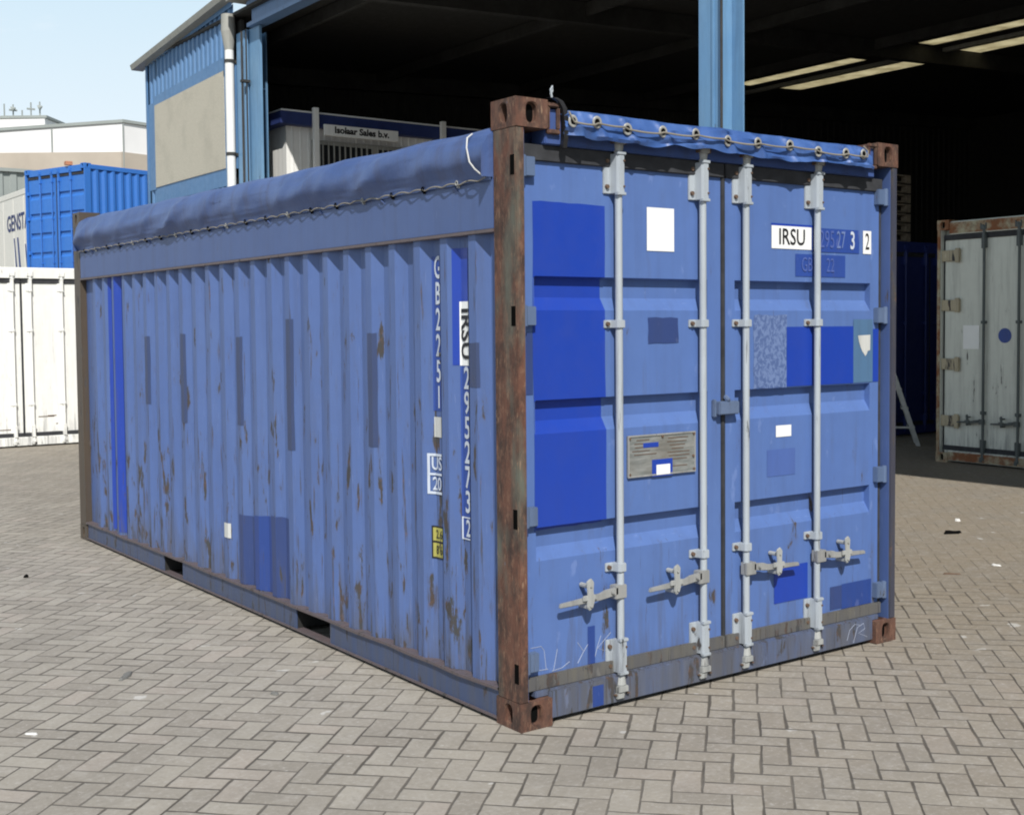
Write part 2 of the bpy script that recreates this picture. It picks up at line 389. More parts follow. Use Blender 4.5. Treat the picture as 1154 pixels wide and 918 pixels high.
M_gpost = paint('grey green container paint', (.30, .34, .33), rust=0, streak=.4, seed=36)
M_offw = paint('off white cabin cladding', (.80, .80, .77), rust=0, streak=.2, seed=37)
M_trim = plain('blue roof trim', (.022, .04, .16), .6)
M_farw = plain('far white cladding', (.72, .72, .72), .7, sc=.3, var=.08)
M_farb = plain('far beige wall', (.42, .37, .31), .9, sc=.4, var=.15)
M_farg = plain('far grey cladding', (.28, .31, .30), .8, sc=.4, var=.15)
M_orange = plain('orange paint', (.50, .22, .12), .7)
M_alu = plain('aluminium', (.50, .50, .48), .45, .3)
M_glass = plain('dark window glass', (.02, .022, .025), .2)
M_hose = plain('galvanised bars', (.38, .38, .35), .6)

# ------------------------------------------------------------------ ground
MB().quad((-900, -900, 0), (900, -900, 0), (900, 900, 0), (-900, 900, 0)).build('ground', M_pave)
tag(bpy.data.objects['ground'], kind='structure')

# ------------------------------------------------------------------ surfaces of the container
W, PITCH, Y0C = 2.438, .228, .252
XO, XI = .010, .046
def side_prof(L):
    """corrugation break points (y, x) from the door end to the far end"""
    pts = [(.165, XI)]; y = Y0C
    while y+.18 < L-.16:
        pts += [(y, XI), (y+.062, XO), (y+.118, XO), (y+.174, XI)]; y += PITCH
    pts.append((L-.165, XI)); return pts
def interp(pts, y):
    if y <= pts[0][0]: return pts[0][1]
    for (a, b), (c, d) in zip(pts, pts[1:]):
        if y <= c: return b+(d-b)*(y-a)/max(c-a, 1e-9)
    return pts[-1][1]
MAINP = side_prof(6.058)
DY, DI = .060, .095
GROOVES = [1.876, 1.360, .828]
def gprof(gs): 
    out = []
    for g in gs: out += [(g, DY), (g-.006, DI), (g-.088, DI), (g-.142, DY)]
    return out                                      # from the top down
def door_y(x, z, leaf, gs=GROOVES):
    gx0, gx1 = leaf
    if x < gx0+.004 or x > gx1-.004: return DY
    for g in gs:
        if g-.142 <= z <= g:
            for (a, b), (c, d) in zip(gprof([g]), gprof([g])[1:]):
                if c <= z <= a: return b+(d-b)*(a-z)/(a-c)
    return DY

def flat_text(txt, size, sx=1, align='CENTER', bold=0):
    cu = bpy.data.curves.new('t', 'FONT'); cu.body = txt; cu.size = size; cu.align_x = align; cu.align_y = 'CENTER'
    cu.offset = bold; cu.resolution_u = 3
    o = bpy.data.objects.new('t', cu); col.objects.link(o)
    me = bpy.data.meshes.new_from_object(o); bm = bmesh.new(); bm.from_mesh(me)
    bpy.data.objects.remove(o); bpy.data.curves.remove(cu); bpy.data.meshes.remove(me)
    for v in bm.verts: v.co.x *= sx
    return bm
def bm_add(dst, src, f):
    mp_ = {}
    for v in src.verts: mp_[v] = dst.verts.new(f(v.co))
    for fc in src.faces:
        try: dst.faces.new([mp_[v] for v in fc.verts])
        except ValueError: pass
    src.free()
def rect_bm(a0, a1, b0, b1, n=1, jag=0):
    bm = bmesh.new(); pts = []
    cs = [(a0, b0), (a1, b0), (a1, b1), (a0, b1)]
    for (p, q) in zip(cs, cs[1:]+cs[:1]):
        for k in range(n):
            f = k/n; j = (random.uniform(-jag, jag), random.uniform(-jag, jag)) if jag else (0, 0)
            pts.append((p[0]+(q[0]-p[0])*f+j[0], p[1]+(q[1]-p[1])*f+j[1]))
    bm.faces.new([bm.verts.new((x, y, 0)) for x, y in pts]); return bm
def finish_decal(bm, name, mat, parent):
    me = bpy.data.meshes.new(name); bm.to_mesh(me); bm.free(); me.materials.append(mat)
    o = bpy.data.objects.new(name, me); col.objects.link(o); o.parent = parent; return o
def side_decal(bm, name, mat, parent, lift=.0025):      # bm in (y, z) -> laid on the corrugated side
    for y, _ in MAINP:
        bmesh.ops.bisect_plane(bm, geom=bm.verts[:]+bm.edges[:]+bm.faces[:], plane_co=(y, 0, 0), plane_no=(1, 0, 0))
    for v in bm.verts:
        y, z = v.co.x, v.co.y; v.co = (interp(MAINP, y)-lift, y, z)
    bmesh.ops.recalc_face_normals(bm, faces=bm.faces)
    return finish_decal(bm, name, mat, parent)
def door_decal(bm, name, mat, parent, leaf, lift=.0025):   # bm in (x, z)
    for z, _ in gprof(GROOVES):
        bmesh.ops.bisect_plane(bm, geom=bm.verts[:]+bm.edges[:]+bm.faces[:], plane_co=(0, z, 0), plane_no=(0, 1, 0))
    for x in leaf:
        for dx in (-.0041, .0041):
            bmesh.ops.bisect_plane(bm, geom=bm.verts[:]+bm.edges[:]+bm.faces[:], plane_co=(x+dx, 0, 0), plane_no=(1, 0, 0))
    for v in bm.verts:
        x, z = v.co.x, v.co.y; v.co = (x, door_y(x, z, leaf)-lift, z)
    return finish_decal(bm, name, mat, parent)
def empty_bm(): return bmesh.new()

# ------------------------------------------------------------------ container builder
def casting(parent, x, y, z, fx, fy, mat):       # outer corner at (x, y, z), size .162 x .178 x .118
    m = MB(); w, d, h = .162, .176, .118
    x0, x1 = (x, x+w) if fx < 0 else (x-w, x); y0, y1 = (y, y+d) if fy < 0 else (y-d, y)
    zc = z+h/2
    m.holeface(((x0+x1)/2, y0 if fy < 0 else y1, zc), (1, 0, 0), (0, 0, 1), (0, -1 if fy < 0 else 1, 0), w, h, .028, .041, .03)
    m.holeface((x0 if fx < 0 else x1, (y0+y1)/2, zc), (0, 1, 0), (0, 0, 1), (-1 if fx < 0 else 1, 0, 0), d, h, .024, .040, .03)
    m.holeface(((x0+x1)/2, (y0+y1)/2, z+h), (1, 0, 0), (0, 1, 0), (0, 0, 1), w, d, .031, .058, .03)
    yi = y1 if fy < 0 else y0; xi = x1 if fx < 0 else x0
    m.quad((x0, yi, z), (x1, yi, z), (x1, yi, z+h), (x0, yi, z+h)); m.quad((xi, y0, z), (xi, y1, z), (xi, y1, z+h), (xi, y0, z+h))
    m.quad((x0, y0, z), (x1, y0, z), (x1, y1, z), (x0, y1, z))
    o = m.build('corner_casting', mat, parent, weld=True, bev=.004)
    # hole_plugs paints the cavity shade as black ovals in the sunk holes
    return o
def hole_plugs(parent, x, y, z, fx, fy):         # black ovals painting the shade inside a casting's holes
    w, d, h = .162, .176, .118; sx = 1 if fx < 0 else -1; sy = 1 if fy < 0 else -1
    def oval(c, u, v, rw, rh):
        m = MB()
        c, u, v = Vector(c), Vector(u), Vector(v); n = 20; vs = []
        for k in range(n):
            t = 2*math.pi*k/n; ct, st = math.cos(t), math.sin(t); e = 1/((abs(ct)**3+abs(st)**3)**(1/3))
            vs.append(m.bm.verts.new(c+u*ct*rw*e+v*st*rh*e))
        m.bm.faces.new(vs); m.build('casting_hole_shade', M_dark, parent)
    oval((x+sx*w/2, y+sy*.027, z+h/2), (1, 0, 0), (0, 0, 1), .0275, .0405)
    oval((x+sx*.027, y+sy*d/2, z+h/2), (0, 1, 0), (0, 0, 1), .0235, .0395)

def lock_rod(door, x, s, z0, z1, mats, handle=True, detail=True, zh=.508):
    gal, galr, hand = mats
    yr = .024
    m = MB().cyl((x, yr, z0), (x, yr, z1), .0165, n=16)
    m.build('lock_rod', gal, door, smooth=True)
    # cam ends
    for zz, k in ((z0, -1), (z1, 1)):
        m = MB(); m.box(x-.030, x+.024, yr-.026, yr+.020, zz-.014, zz+.014)
        m.box(x-.036, x+.004, yr-.020, yr+.03, min(zz+k*.014, zz+k*.042), max(zz+k*.014, zz+k*.042))
        m.cyl((x, yr, zz-k*.014), (x, yr, zz-k*.055), .024, .018, n=14)
        m.cyl((x+.010, yr, zz+k*.012), (x+.010, yr, zz+k*.036), .014, .010)
        m.build('cam', galr, door, bev=.003, smooth=False)
        m = MB(); m.box(x-.046, x-.034, .004, .058, zz+k*.006-.02, zz+k*.04+.02)
        m.box(x+.022, x+.036, .004, .058, zz+k*.006-.02, zz+k*.04+.02)
        m.box(x-.046, x+.036, .050, .060, zz+k*.006-.03, zz+k*.04+.03)
        m.build('cam_keeper', M_bolt if detail else galr, door, bev=.002)
    def bracket(za, zb):
        m = MB()
        m.prism([(x-.060, DY+.001), (x-.060, DY-.010), (x-.028, DY-.012), (x-.022, .012), (x-.015, .001), (x+.015, .001), (x+.022, .012), (x+.022, DY+.001)], 2, za, zb)
        if zb-za > .1:
            m.box(x-.024, x+.024, -.003, .02, za-.008, za+.006); m.box(x-.024, x+.024, -.003, .02, zb-.006, zb+.008)
        m.build('rod_bracket', gal, door, bev=.0025)
        if detail:
            n = 2 if zb-za > .1 else 1
            for k in range(n):
                m = MB()
                zz = (za+zb)/2 if n == 1 else za+.03+(zb-za-.06)*k
                m.cyl((x-.045, DY-.009, zz), (x-.045, DY-.022, zz), .011, .009, n=8)
                m.build('bolt', M_bolt, door); m = MB()
                if n == 2: m.cyl((x+.012, .002, zz), (x+.012, -.004, zz), .005, n=6).build('bolt', M_bolt, door)
    bracket(z0+.07, z0+.215); bracket(z1-.225, z1-.055)
    bracket(z0+.515, z0+.553); bracket(z0+1.575, z0+1.61)
    if handle:
        h = MB(); y = .012
        h.box(min(x, x+s*.028)-.018, max(x, x+s*.028)+.018, .000, .044, zh-.026, zh+.034)
        h.prism([(x+s*.03, zh+.028), (x+s*.10, zh+.022), (x+s*.13, zh+.012), (x+s*.20, zh+.006), (x+s*.345, zh-.004), (x+s*.35, zh-.022),
                 (x+s*.20, zh-.020), (x+s*.13, zh-.018), (x+s*.03, zh-.006)][::-int(s)], 1, y-.012, y+.004)
        h.cyl((x+s*.065, y-.006, zh+.010), (x+s*.065, y-.022, zh+.010), .010, n=10)
        h.build('lock_handle', hand, door, bev=.003)
        c = MB(); xc = x+s*.195
        c.prism([(xc-.020, zh+.075), (xc+.004, zh+.088), (xc+.020, zh+.070), (xc+.017, zh+.03), (xc+.024, zh-.01), (xc+.014, zh-.04), (xc-.004, zh-.052), (xc-.018, zh-.035), (xc-.014, zh+.02)], 1, -.012, -.002)
        c.cyl((xc, .058, zh+.052), (xc, -.004, zh+.052), .011, n=10); c.box(xc-.014, xc+.014, -.008, .059, zh-.044, zh-.026)
        c.cyl((xc, -.012, zh+.055), (xc, -.018, zh+.055), .008, n=8)
        c.cyl((xc, -.012, zh-.030), (xc, -.018, zh-.030), .009, n=8)
        c.box(xc-.038, xc+.038, -.010, .0, zh-.008, zh+.016)
        c.build('handle_catch', galr, door, bev=.003)

def leaf_mesh(parent, lx0, lx1, g, mat, z0, z1, gs):
    m = MB(); gx0, gx1 = g; prof = [(z1, DY)]+gprof(gs)+[(z0, DY)]
    for (a, ya), (b, yb) in zip(prof, prof[1:]):
        m.quad((gx0, ya, a), (gx1, ya, a), (gx1, yb, b), (gx0, yb, b))
    m.quad((lx0, DY, z1), (gx0, DY, z1), (gx0, DY, z0), (lx0, DY, z0)); m.quad((gx1, DY, z1), (lx1, DY, z1), (lx1, DY, z0), (gx1, DY, z0))
    for gg in gs:
        p = gprof([gg])
        for gx in g: m.quad(*[(gx, yy, zz) for zz, yy in p])
    m.quad((lx0, DY, z0), (lx0, DY, z1), (lx0, DY+.05, z1), (lx0, DY+.05, z0)); m.quad((lx1, DY, z0), (lx1, DY, z1), (lx1, DY+.05, z1), (lx1, DY+.05, z0))
    m.quad((lx0, DY+.05, z0), (lx1, DY+.05, z0), (lx1, DY+.05, z1), (lx0, DY+.05, z1))
    return m.build('door', mat, parent)

def corr_wall(parent, x, sgn, L, z0, z1, mat, name='side_wall'):
    p = side_prof(L); m = MB(); A, B = [], []
    for y, d in p:
        xx = x+sgn*d; A.append(m.bm.verts.new((xx, y, z0))); B.append(m.bm.verts.new((xx, y, z1)))
    for i in range(len(p)-1): m.bm.faces.new((A[i], A[i+1], B[i+1], B[i]))
    xb = x+sgn*.052
    m.quad((xb, .16, z0), (xb, L-.16, z0), (xb, L-.16, z1), (xb, .16, z1))
    return m.build(name, mat, parent)

def container(root, L, H, mats, gs=GROOVES, rods=((.558, -1), (1.06, -1), (1.34, 1), (1.842, 1)), seams=True, closed_roof=True, main=False, hinges=(2.32, 1.71, .88, .27), handles=True):
    side, door, rail, post, castm, rodm = mats
    post2 = M_post2 if main else post
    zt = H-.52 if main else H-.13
    corr_wall(root, 0, 1, L, .150, zt+.004, side); corr_wall(root, W, -1, L, .150, zt+.004, side)
    zg = H-.181
    for x, s in ((0, 1), (W, -1)):
        a, b = sorted((x, x+s*.045)); m = MB().box(a, b, .004, .163, .118, H-.118)
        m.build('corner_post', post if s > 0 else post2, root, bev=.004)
        a, b = sorted((x+s*.0455, x+s*.12)); MB().box(a, b, .115, .163, .118, H-.118).build('post_web', rail, root)
        a, b = sorted((x+s*.0452, x+s*.049)); MB().box(a, b, .012, .114, .118, H-.118).build('post_lining', rail, root)
        a, b = sorted((x, x+s*.11)); MB().box(a, b, L-.163, L-.002, .118, H-.118).build('corner_post', M_far if main else post, root, bev=.004)
    for x, s in ((0, -1), (W, 1)):
        for y, q in ((0, -1), (L, 1)):
            for z in (0, H-.118):
                cm = castm if q < 0 or not main else M_far
                casting(root, x, y, z, s, q, cm)
                if q < 0: hole_plugs(root, x, y, z, s, q)
    for x, s in ((0, 1), (W, -1)):                       # top side rails
        a, b = sorted((x+s*.002, x+s*.07))
        MB().box(a, b, .164, L-.164, zt, zt+.222 if main else H-.03).build('top_side_rail', rail, root, bev=.004)
    # header, sill
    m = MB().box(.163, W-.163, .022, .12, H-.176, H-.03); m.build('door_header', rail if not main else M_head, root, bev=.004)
    m = MB().box(.163, W-.163, .020, .12, .022, .140); m.box(.10, W-.10, .032, .12, .118, .146)
    m.build('door_sill', M_sill if main else rail, root, bev=.004)
    MB().box(.10, W-.10, L-.09, L-.02, .02, H-.03).build('end_wall', side, root)
    if closed_roof: MB().box(.03, W-.03, .05, L-.05, H-.045, H-.02).build('roof', side, root)
    MB().box(.055, W-.055, .115, L-.09, .150, .19).build('floor', M_dark, root)
    # doors
    zd0, zd1 = .146, zg
    leaves = ((.078, 1.207, (.128, 1.122)), (1.238, 2.360, (1.300, 2.292)))
    ds = []
    for k, (a, b, g) in enumerate(leaves):
        d = leaf_mesh(root, a, b, g, door, zd0, zd1, gs); ds.append(d)
        gz = .050
        MB().box(a-.010, b+.010, gz-.006, DY+.03, zg-.062, zg+.004).build('gasket', M_gasket, d, bev=.003)
        MB().box(a-.010, b+.010, gz-.008, DY+.03, .146, .204).build('gasket', M_gasketb if main else M_gasket, d, bev=.003)
        xo = a-.026 if k == 0 else b+.002
        MB().box(xo, xo+.024, DY+.004, DY+.04, .15, zg).build('gasket', M_gasket, d, bev=.003)
        if seams:
            xi = b+.001 if k == 0 else a-.011
            MB().box(xi, xi+(.018 if k == 0 else .010), DY-.008 if k == 0 else DY-.002, DY+.03, .15, zg).build('gasket', M_gasket, d, bev=.003)
        for hz_ in hinges:
            m = MB(); s = -1 if k == 0 else 1; e = a if k == 0 else b
            lo, hi = sorted((e-s*.040, e+s*.018)); m.box(lo, hi, .028, DY+.002, hz_-.040, hz_+.040)
            m.cyl((e+s*.020, .034, hz_-.045), (e+s*.020, .034, hz_+.045), .015, n=12)
            m.build('hinge', M_hinge if main else door, d, bev=.003)
    for x, s in rods:
        d = ds[0] if x < 1.22 else ds[1]
        lock_rod(d, x, s, .082, H-.132, rodm, handle=handles, detail=main)
    return ds

# ------------------------------------------------------------------ main container
box_root = empty('shipping_container', label='weathered blue open-top shipping container with rusty corner posts standing on the block paving in front', cat='shipping container')
L, H = 6.058, 2.591
dl, dr = container(box_root, L, H, (M_side, M_door, M_rail, M_post, M_cast, (M_gal, M_galr, M_handle)), closed_roof=False, main=True)
LL, RL = (.128, 1.122), (1.300, 2.292)
# black blocks painting the shade in the hinge pocket slots, near post
for hz_ in (2.32, 1.71, .88, .24):
    MB().box(-.0015, .01, .012, .040, hz_-.040, hz_+.040).build('hinge_slot_shade', M_dark, box_root)
# side rails: flange under the top rail and the long bottom rail with its two fork pockets
for x, s in ((0, 1), (W, -1)):
    a, b = sorted((x-s*.004, x+s*.05))
    MB().box(a, b, .165, L-.165, 2.058, 2.073).build('rail_flange', M_lip, box_root, bev=.002)
    m = MB(); a, b = sorted((x+s*.010, x+s*.016)); pockets = ((1.72, 2.12), (3.83, 4.18))
    ys = [.176, 1.72, 2.12, 3.83, 4.18, L-.176]
    for q in (0, 2, 4): m.box(a, b, ys[q], ys[q+1], .024, .136)
    m.build('bottom_side_rail', M_brail, box_root)
    a, b = sorted((x, x+s*.06)); MB().box(a, b, .177, L-.177, .016, .025).build('rail_foot', M_lip, box_root)
    m = MB(); pr = []
    n = 320
    for i in range(n+1):
        y = .166+(L-.332)*i/n; w = noise.noise(Vector((y*3.1, x, 0)))*.004
        pr.append((x+s*(-.003+w), y, .137+w*1.2))
    bmv = []
    for p in pr: bmv.append([m.bm.verts.new(q) for q in ((p[0], p[1], p[2]), (p[0], p[1], p[2]+.013), (x+s*.06, p[1], p[2]+.017), (x+s*.06, p[1], p[2]))])
    for A, B in zip(bmv, bmv[1:]):
        for k in range(4): m.bm.faces.new((A[k], A[(k+1) % 4], B[(k+1) % 4], B[k]))
    m.build('rail_lip', M_lip, box_root)
for y0, y1 in ((1.72, 2.12), (3.83, 4.18)):
    m = MB(); m.box(.018, W-.018, y0-.006, y0, .024, .136); m.box(.018, W-.018, y1, y1+.006, .024, .136)
    m.box(.018, W-.018, y0, y1, .130, .136)
    m.build('fork_pocket', M_pock, box_root)
# cross members under the floor
m = MB()
for i in range(18):
    y = .3+i*.32
    if not (1.68 < y < 2.16 or 3.79 < y < 4.22): m.box(.02, W-.02, y-.02, y+.02, .03, .149)
m.build('floor_bearers', M_brail, box_root)
# roof bows carrying the tarpaulin
for i in range(9):
    y = .45+i*.64
    MB().tube([(x*W/12, y, 2.25+.22*math.sin(math.pi*x/12)**.4) for x in range(13)], .018).build('roof_bow', M_rail, box_root)
# lashing brackets beside the two upper door castings
for x0, x1 in ((.1635, .230), (2.206, 2.2745)):
    m = MB(); m.box(x0, x1, .002, .020, 2.565, 2.583); m.box(x0, x1, .002, .020, 2.455, 2.475)
    m.box(x0, x0+.014, .002, .020, 2.475, 2.565); m.box(x1-.014, x1, .002, .020, 2.475, 2.565)
    m.build('lashing_bracket', M_cast, box_root, bev=.004)

# centre lock box between the doors
m = MB().box(1.158, 1.290, .016, .060, 1.250, 1.312); m.box(1.146, 1.166, .040, .062, 1.238, 1.322)
m.cyl((1.22, .016, 1.315), (1.22, .045, 1.335), .012, n=8)
m.build('lock_box', M_hinge, dr, bev=.005)

def D(door, leaf, name, mat, x0, x1, z0, z1, lift=.0025, jag=0, n=1):
    return door_decal(rect_bm(x0, x1, z0, z1, n, jag), name, mat, door, leaf, lift)
D(dl, LL, 'paint_patch', M_patch, .121, .508, .812, 2.184, jag=.003, n=8)
D(dl, LL, 'paint_patch', M_patch2, .756, .938, 1.586, 1.702, jag=.003, n=4)
D(dl, LL, 'paint_patch', M_patch2, .080, .118, 1.385, 1.64)
D(dl, LL, 'sticker', M_white, .750, .913, 1.998, 2.190, .003)
# data plate
m = MB().box(.626, 1.034, .050, .059, .998, 1.182); pl_ = m.build('data_plate', M_plate, dl, bev=.002)
m = MB(); 
for (a, b, c, d) in ((.626, 1.034, 1.176, 1.183), (.626, 1.034, .997, 1.004), (.626, .633, 1.004, 1.176), (1.027, 1.034, 1.004, 1.176)): m.box(a, b, .046, .052, c, d)
m.build('plate_frame', M_handle, dl)
m = MB()
for px_, pz in ((.636, 1.170), (.83, 1.170), (1.024, 1.172), (.636, 1.01), (1.024, 1.01), (1.02, 1.07)): m.cyl((px_, .050, pz), (px_, .044, pz), .006, n=8)
for k in range(9):                                   # stamped rows on the plate
    zz = 1.158-k*.016
    for (a, b) in ((.65, .80), (.86, 1.0)):
        if random.random() < .8 and not (.76 < b < .9 and zz < 1.08): m.box(a+random.random()*.03, b-random.random()*.05, .0485, .0499, zz, zz+.0035)
m.build('rivet', M_bolt, dl)
m = MB().box(.768, .890, .0470, .0499, .992, 1.068); m.box(.716, .806, .0480, .0499, 1.125, 1.146); m.build('plate_marking', M_patch, dl)
MB().box(.792, .874, .0455, .0468, .999, 1.044).build('sticker', M_white, dl)
# right leaf
D(dr, RL, 'paint_patch', M_patch, 1.548, 1.868, 2.140, 2.155)
D(dr, RL, 'sticker', M_white, 1.549, 1.835, 2.034, 2.144, .0035)
D(dr, RL, 'paint_patch', M_numbg, 1.836, 2.200, 2.026, 2.144, .0030)
D(dr, RL, 'paint_patch', M_numbg, 1.719, 2.092, 1.902, 2.012)
D(dr, RL, 'sticker', M_white, 2.230, 2.295, 2.026, 2.144, .0035)
def dtext(txt, x, z, size, mat, sx=1, bold=0, lift=.006, name='lettering', door=dr, leaf=RL):
    bm = flat_text(txt, size, sx, bold=bold); out = empty_bm(); bm_add(out, bm, lambda c: (c.x+x, c.y+z, 0))
    return door_decal(out, name, mat, door, leaf, lift)
dtext('IRSU', 1.692, 2.089, .110, M_black, .88, .0008)
dtext('295', 1.95, 2.086, .125, M_ghost, .62)
dtext('27', 2.055, 2.086, .125, M_half, .55); dtext('3', 2.145, 2.086, .125, M_num, .66, .002)
dtext('2', 2.262, 2.086, .120, M_black, .60)
dtext('GB', 1.800, 1.958, .10, M_ghost, .62); dtext('22', 1.975, 1.958, .10, M_ghost, .62)
D(dr, RL, 'paint_patch', M_speck, 1.427, 1.657, 1.362, 1.713, .0022, jag=.004, n=8)
D(dr, RL, 'paint_patch', M_patch, 1.657, 2.157, 1.364, 1.655, .0028)
D(dr, RL, 'paint_patch', M_teal, 2.157, 2.312, 1.366, 1.690, .0032)
D(dr, RL, 'paint_patch', M_patch, 2.313, 2.358, 1.366, 1.64, .0028)
bm = bmesh.new(); bm.faces.new([bm.verts.new((x, z, 0)) for x, z in ((2.191, 1.607), (2.290, 1.610), (2.288, 1.530), (2.270, 1.527), (2.262, 1.512), (2.250, 1.500), (2.240, 1.512), (2.226, 1.525), (2.212, 1.548), (2.200, 1.575))])
door_decal(bm, 'sticker', M_dirtyw, dr, RL, .005)
D(dr, RL, 'sticker', M_white, 1.581, 1.690, 1.120, 1.176, .003)
D(dr, RL, 'paint_patch', M_patch3, 1.52, 1.72, .93, 1.06, .002).data.materials[0] = paint('faint patch', (.066, .122, .355), seed=40, streak=.4, pale=(.075, .13, .36))
D(dr, RL, 'paint_patch', M_patch, 1.569, 1.812, .303, .480, .0028)
D(dr, RL, 'paint_patch', M_patch3, 2.072, 2.307, .206, .334, .003)
D(dr, RL, 'paint_patch', M_patch2, 1.983, 2.073, .212, .330, .0026)
# chalk scrawls
def chalk(strokes, surf, name, parent, r=.0013):
    m = MB()
    for s in strokes: m.tube([surf(a, b) for a, b in s], r, n=5)
    return m.build(name, M_chalk, parent)
f = lambda x, z: (x, DY-.001, z)
chalk([[(.095, .325), (.150, .325), (.165, .305), (.175, .225), (.185, .222), (.10, .226)],
       [(.235, .300), (.215, .215), (.205, .150+.06), (.26, .215), (.30, .235)],
       [(.345, .310), (.375, .270)], [(.425, .320), (.375, .262), (.345, .220)],
       [(.475, .320), (.455, .275), (.440, .230)], [(.53, .325), (.455, .268), (.535, .232)]], f, 'chalk_marking', dl)
f2 = lambda x, z: (x, .0195, z)
chalk([[(2.07, .05), (2.09, .10), (2.13, .125), (2.17, .115)], [(2.12, .03), (2.15, .105), (2.20, .12), (2.21, .09), (2.16, .075), (2.23, .045)]], f2, 'chalk_marking', box_root)
MB().box(.395, .455, .0185, .021, .028, .118).build('paint_patch', M_patch3, box_root)
D(dl, LL, 'paint_patch', M_patch3, .40, .44, .206, .37)

# ---- markings on the corrugated side
def SD(name, mat, y0, y1, z0, z1, lift=.0025, jag=0, n=1): return side_decal(rect_bm(y0, y1, z0, z1, n, jag), name, mat, box_root, lift)
SD('painted_stripe', M_stripe, 4.93, 5.118, .17, 2.058); SD('painted_stripe', M_stripe, 5.160, 5.30, .17, 2.058)
SD('paint_patch', M_patch2, 2.66, 2.885, .155, .565, jag=.004, n=4); SD('paint_patch', M_patch3, 2.43, 2.65, .155, .59, jag=.004, n=4)
SD('paint_patch', M_patch2, 2.235, 2.42, .155, .61, jag=.004, n=4)
for (y, z0, z1) in ((3.75, 1.06, 1.64), (4.43, 1.15, 1.62), (2.155, 1.0, 1.72), (1.235, 1.09, 1.64), (2.84, 1.1, 1.62), (.335, 1.41, 1.60)):
    SD('paint_patch', M_greyp, y-.035, y+.035, z0, z1, .002, jag=.003, n=3)
SD('sticker', M_dirtyw, 3.03, 3.13, .40, .49)
SD('paint_patch', M_patch, .428, .520, 1.500, 2.01, .002)
SD('sticker', M_white, .405, .488, 1.499, 1.778, .003)
SD('paint_patch', M_numbg, .405, .488, .735, 1.497, .002)
SD('paint_patch', M_numbg, .645, .716, 1.29, 1.985, .002)
out = empty_bm(); bm_add(out, flat_text('IRSU', .105, 1.08, bold=.0025), lambda c: (.444-c.y, 1.638-c.x, 0))
side_decal(out, 'lettering', M_black, box_root, .006)
out = empty_bm()
for k, ch in enumerate('GB2251'): bm_add(out, flat_text(ch, .140, .58, bold=.0022), lambda c, k=k: (.670-c.x, 1.930-.1165*k+c.y, 0))
for k, ch in enumerate('295273'): bm_add(out, flat_text(ch, .136, .70, bold=.0022), lambda c, k=k: (.440-c.x, 1.440-.1085*k+c.y, 0))
bm_add(out, flat_text('2', .105, .66, bold=.002), lambda c: (.440-c.x, .782+c.y, 0))
side_decal(out, 'lettering', M_num, box_root, .005)
def frame_decal(y0, y1, z0, z1, w, mat, name, lift=.004):
    out = empty_bm()
    for r in ((y0, y1, z0, z0+w), (y0, y1, z1-w, z1), (y0, y0+w, z0+w, z1-w), (y1-w, y1, z0+w, z1-w)): bm_add(out, rect_bm(*r), lambda c: tuple(c))
    return side_decal(out, name, mat, box_root, lift)
frame_decal(.415, .486, .735, .835, .006, M_num, 'number_frame')
SD('sticker', M_dirtyw, .640, .712, 1.170, 1.262, .003)
frame_decal(.630, .745, .91, 1.095, .012, M_num, 'code_frame'); 
out = empty_bm(); bm_add(out, rect_bm(.642, .733, .996, 1.006), lambda c: tuple(c))
bm_add(out, flat_text('US', .085, .75, bold=.001), lambda c: (.690-c.x, 1.047+c.y, 0)); bm_add(out, flat_text('20', .085, .75, bold=.001), lambda c: (.690-c.x, .955+c.y, 0))
side_decal(out, 'lettering', M_num, box_root, .005)
SD('height_marking', M_black, .630, .730, .615, .765, .003); SD('height_marking', M_yel, .637, .722, .697, .757, .0045); SD('height_marking', M_yel, .637, .722, .623, .687, .0045)
for txt, zz in (('2.6', .726), ("8'6", .655)):
    out = empty_bm(); bm_add(out, flat_text(txt, .054, .8, bold=.0008), lambda c: (.680-c.x, zz+c.y, 0)); side_decal(out, 'lettering', M_black, box_root, .0065)

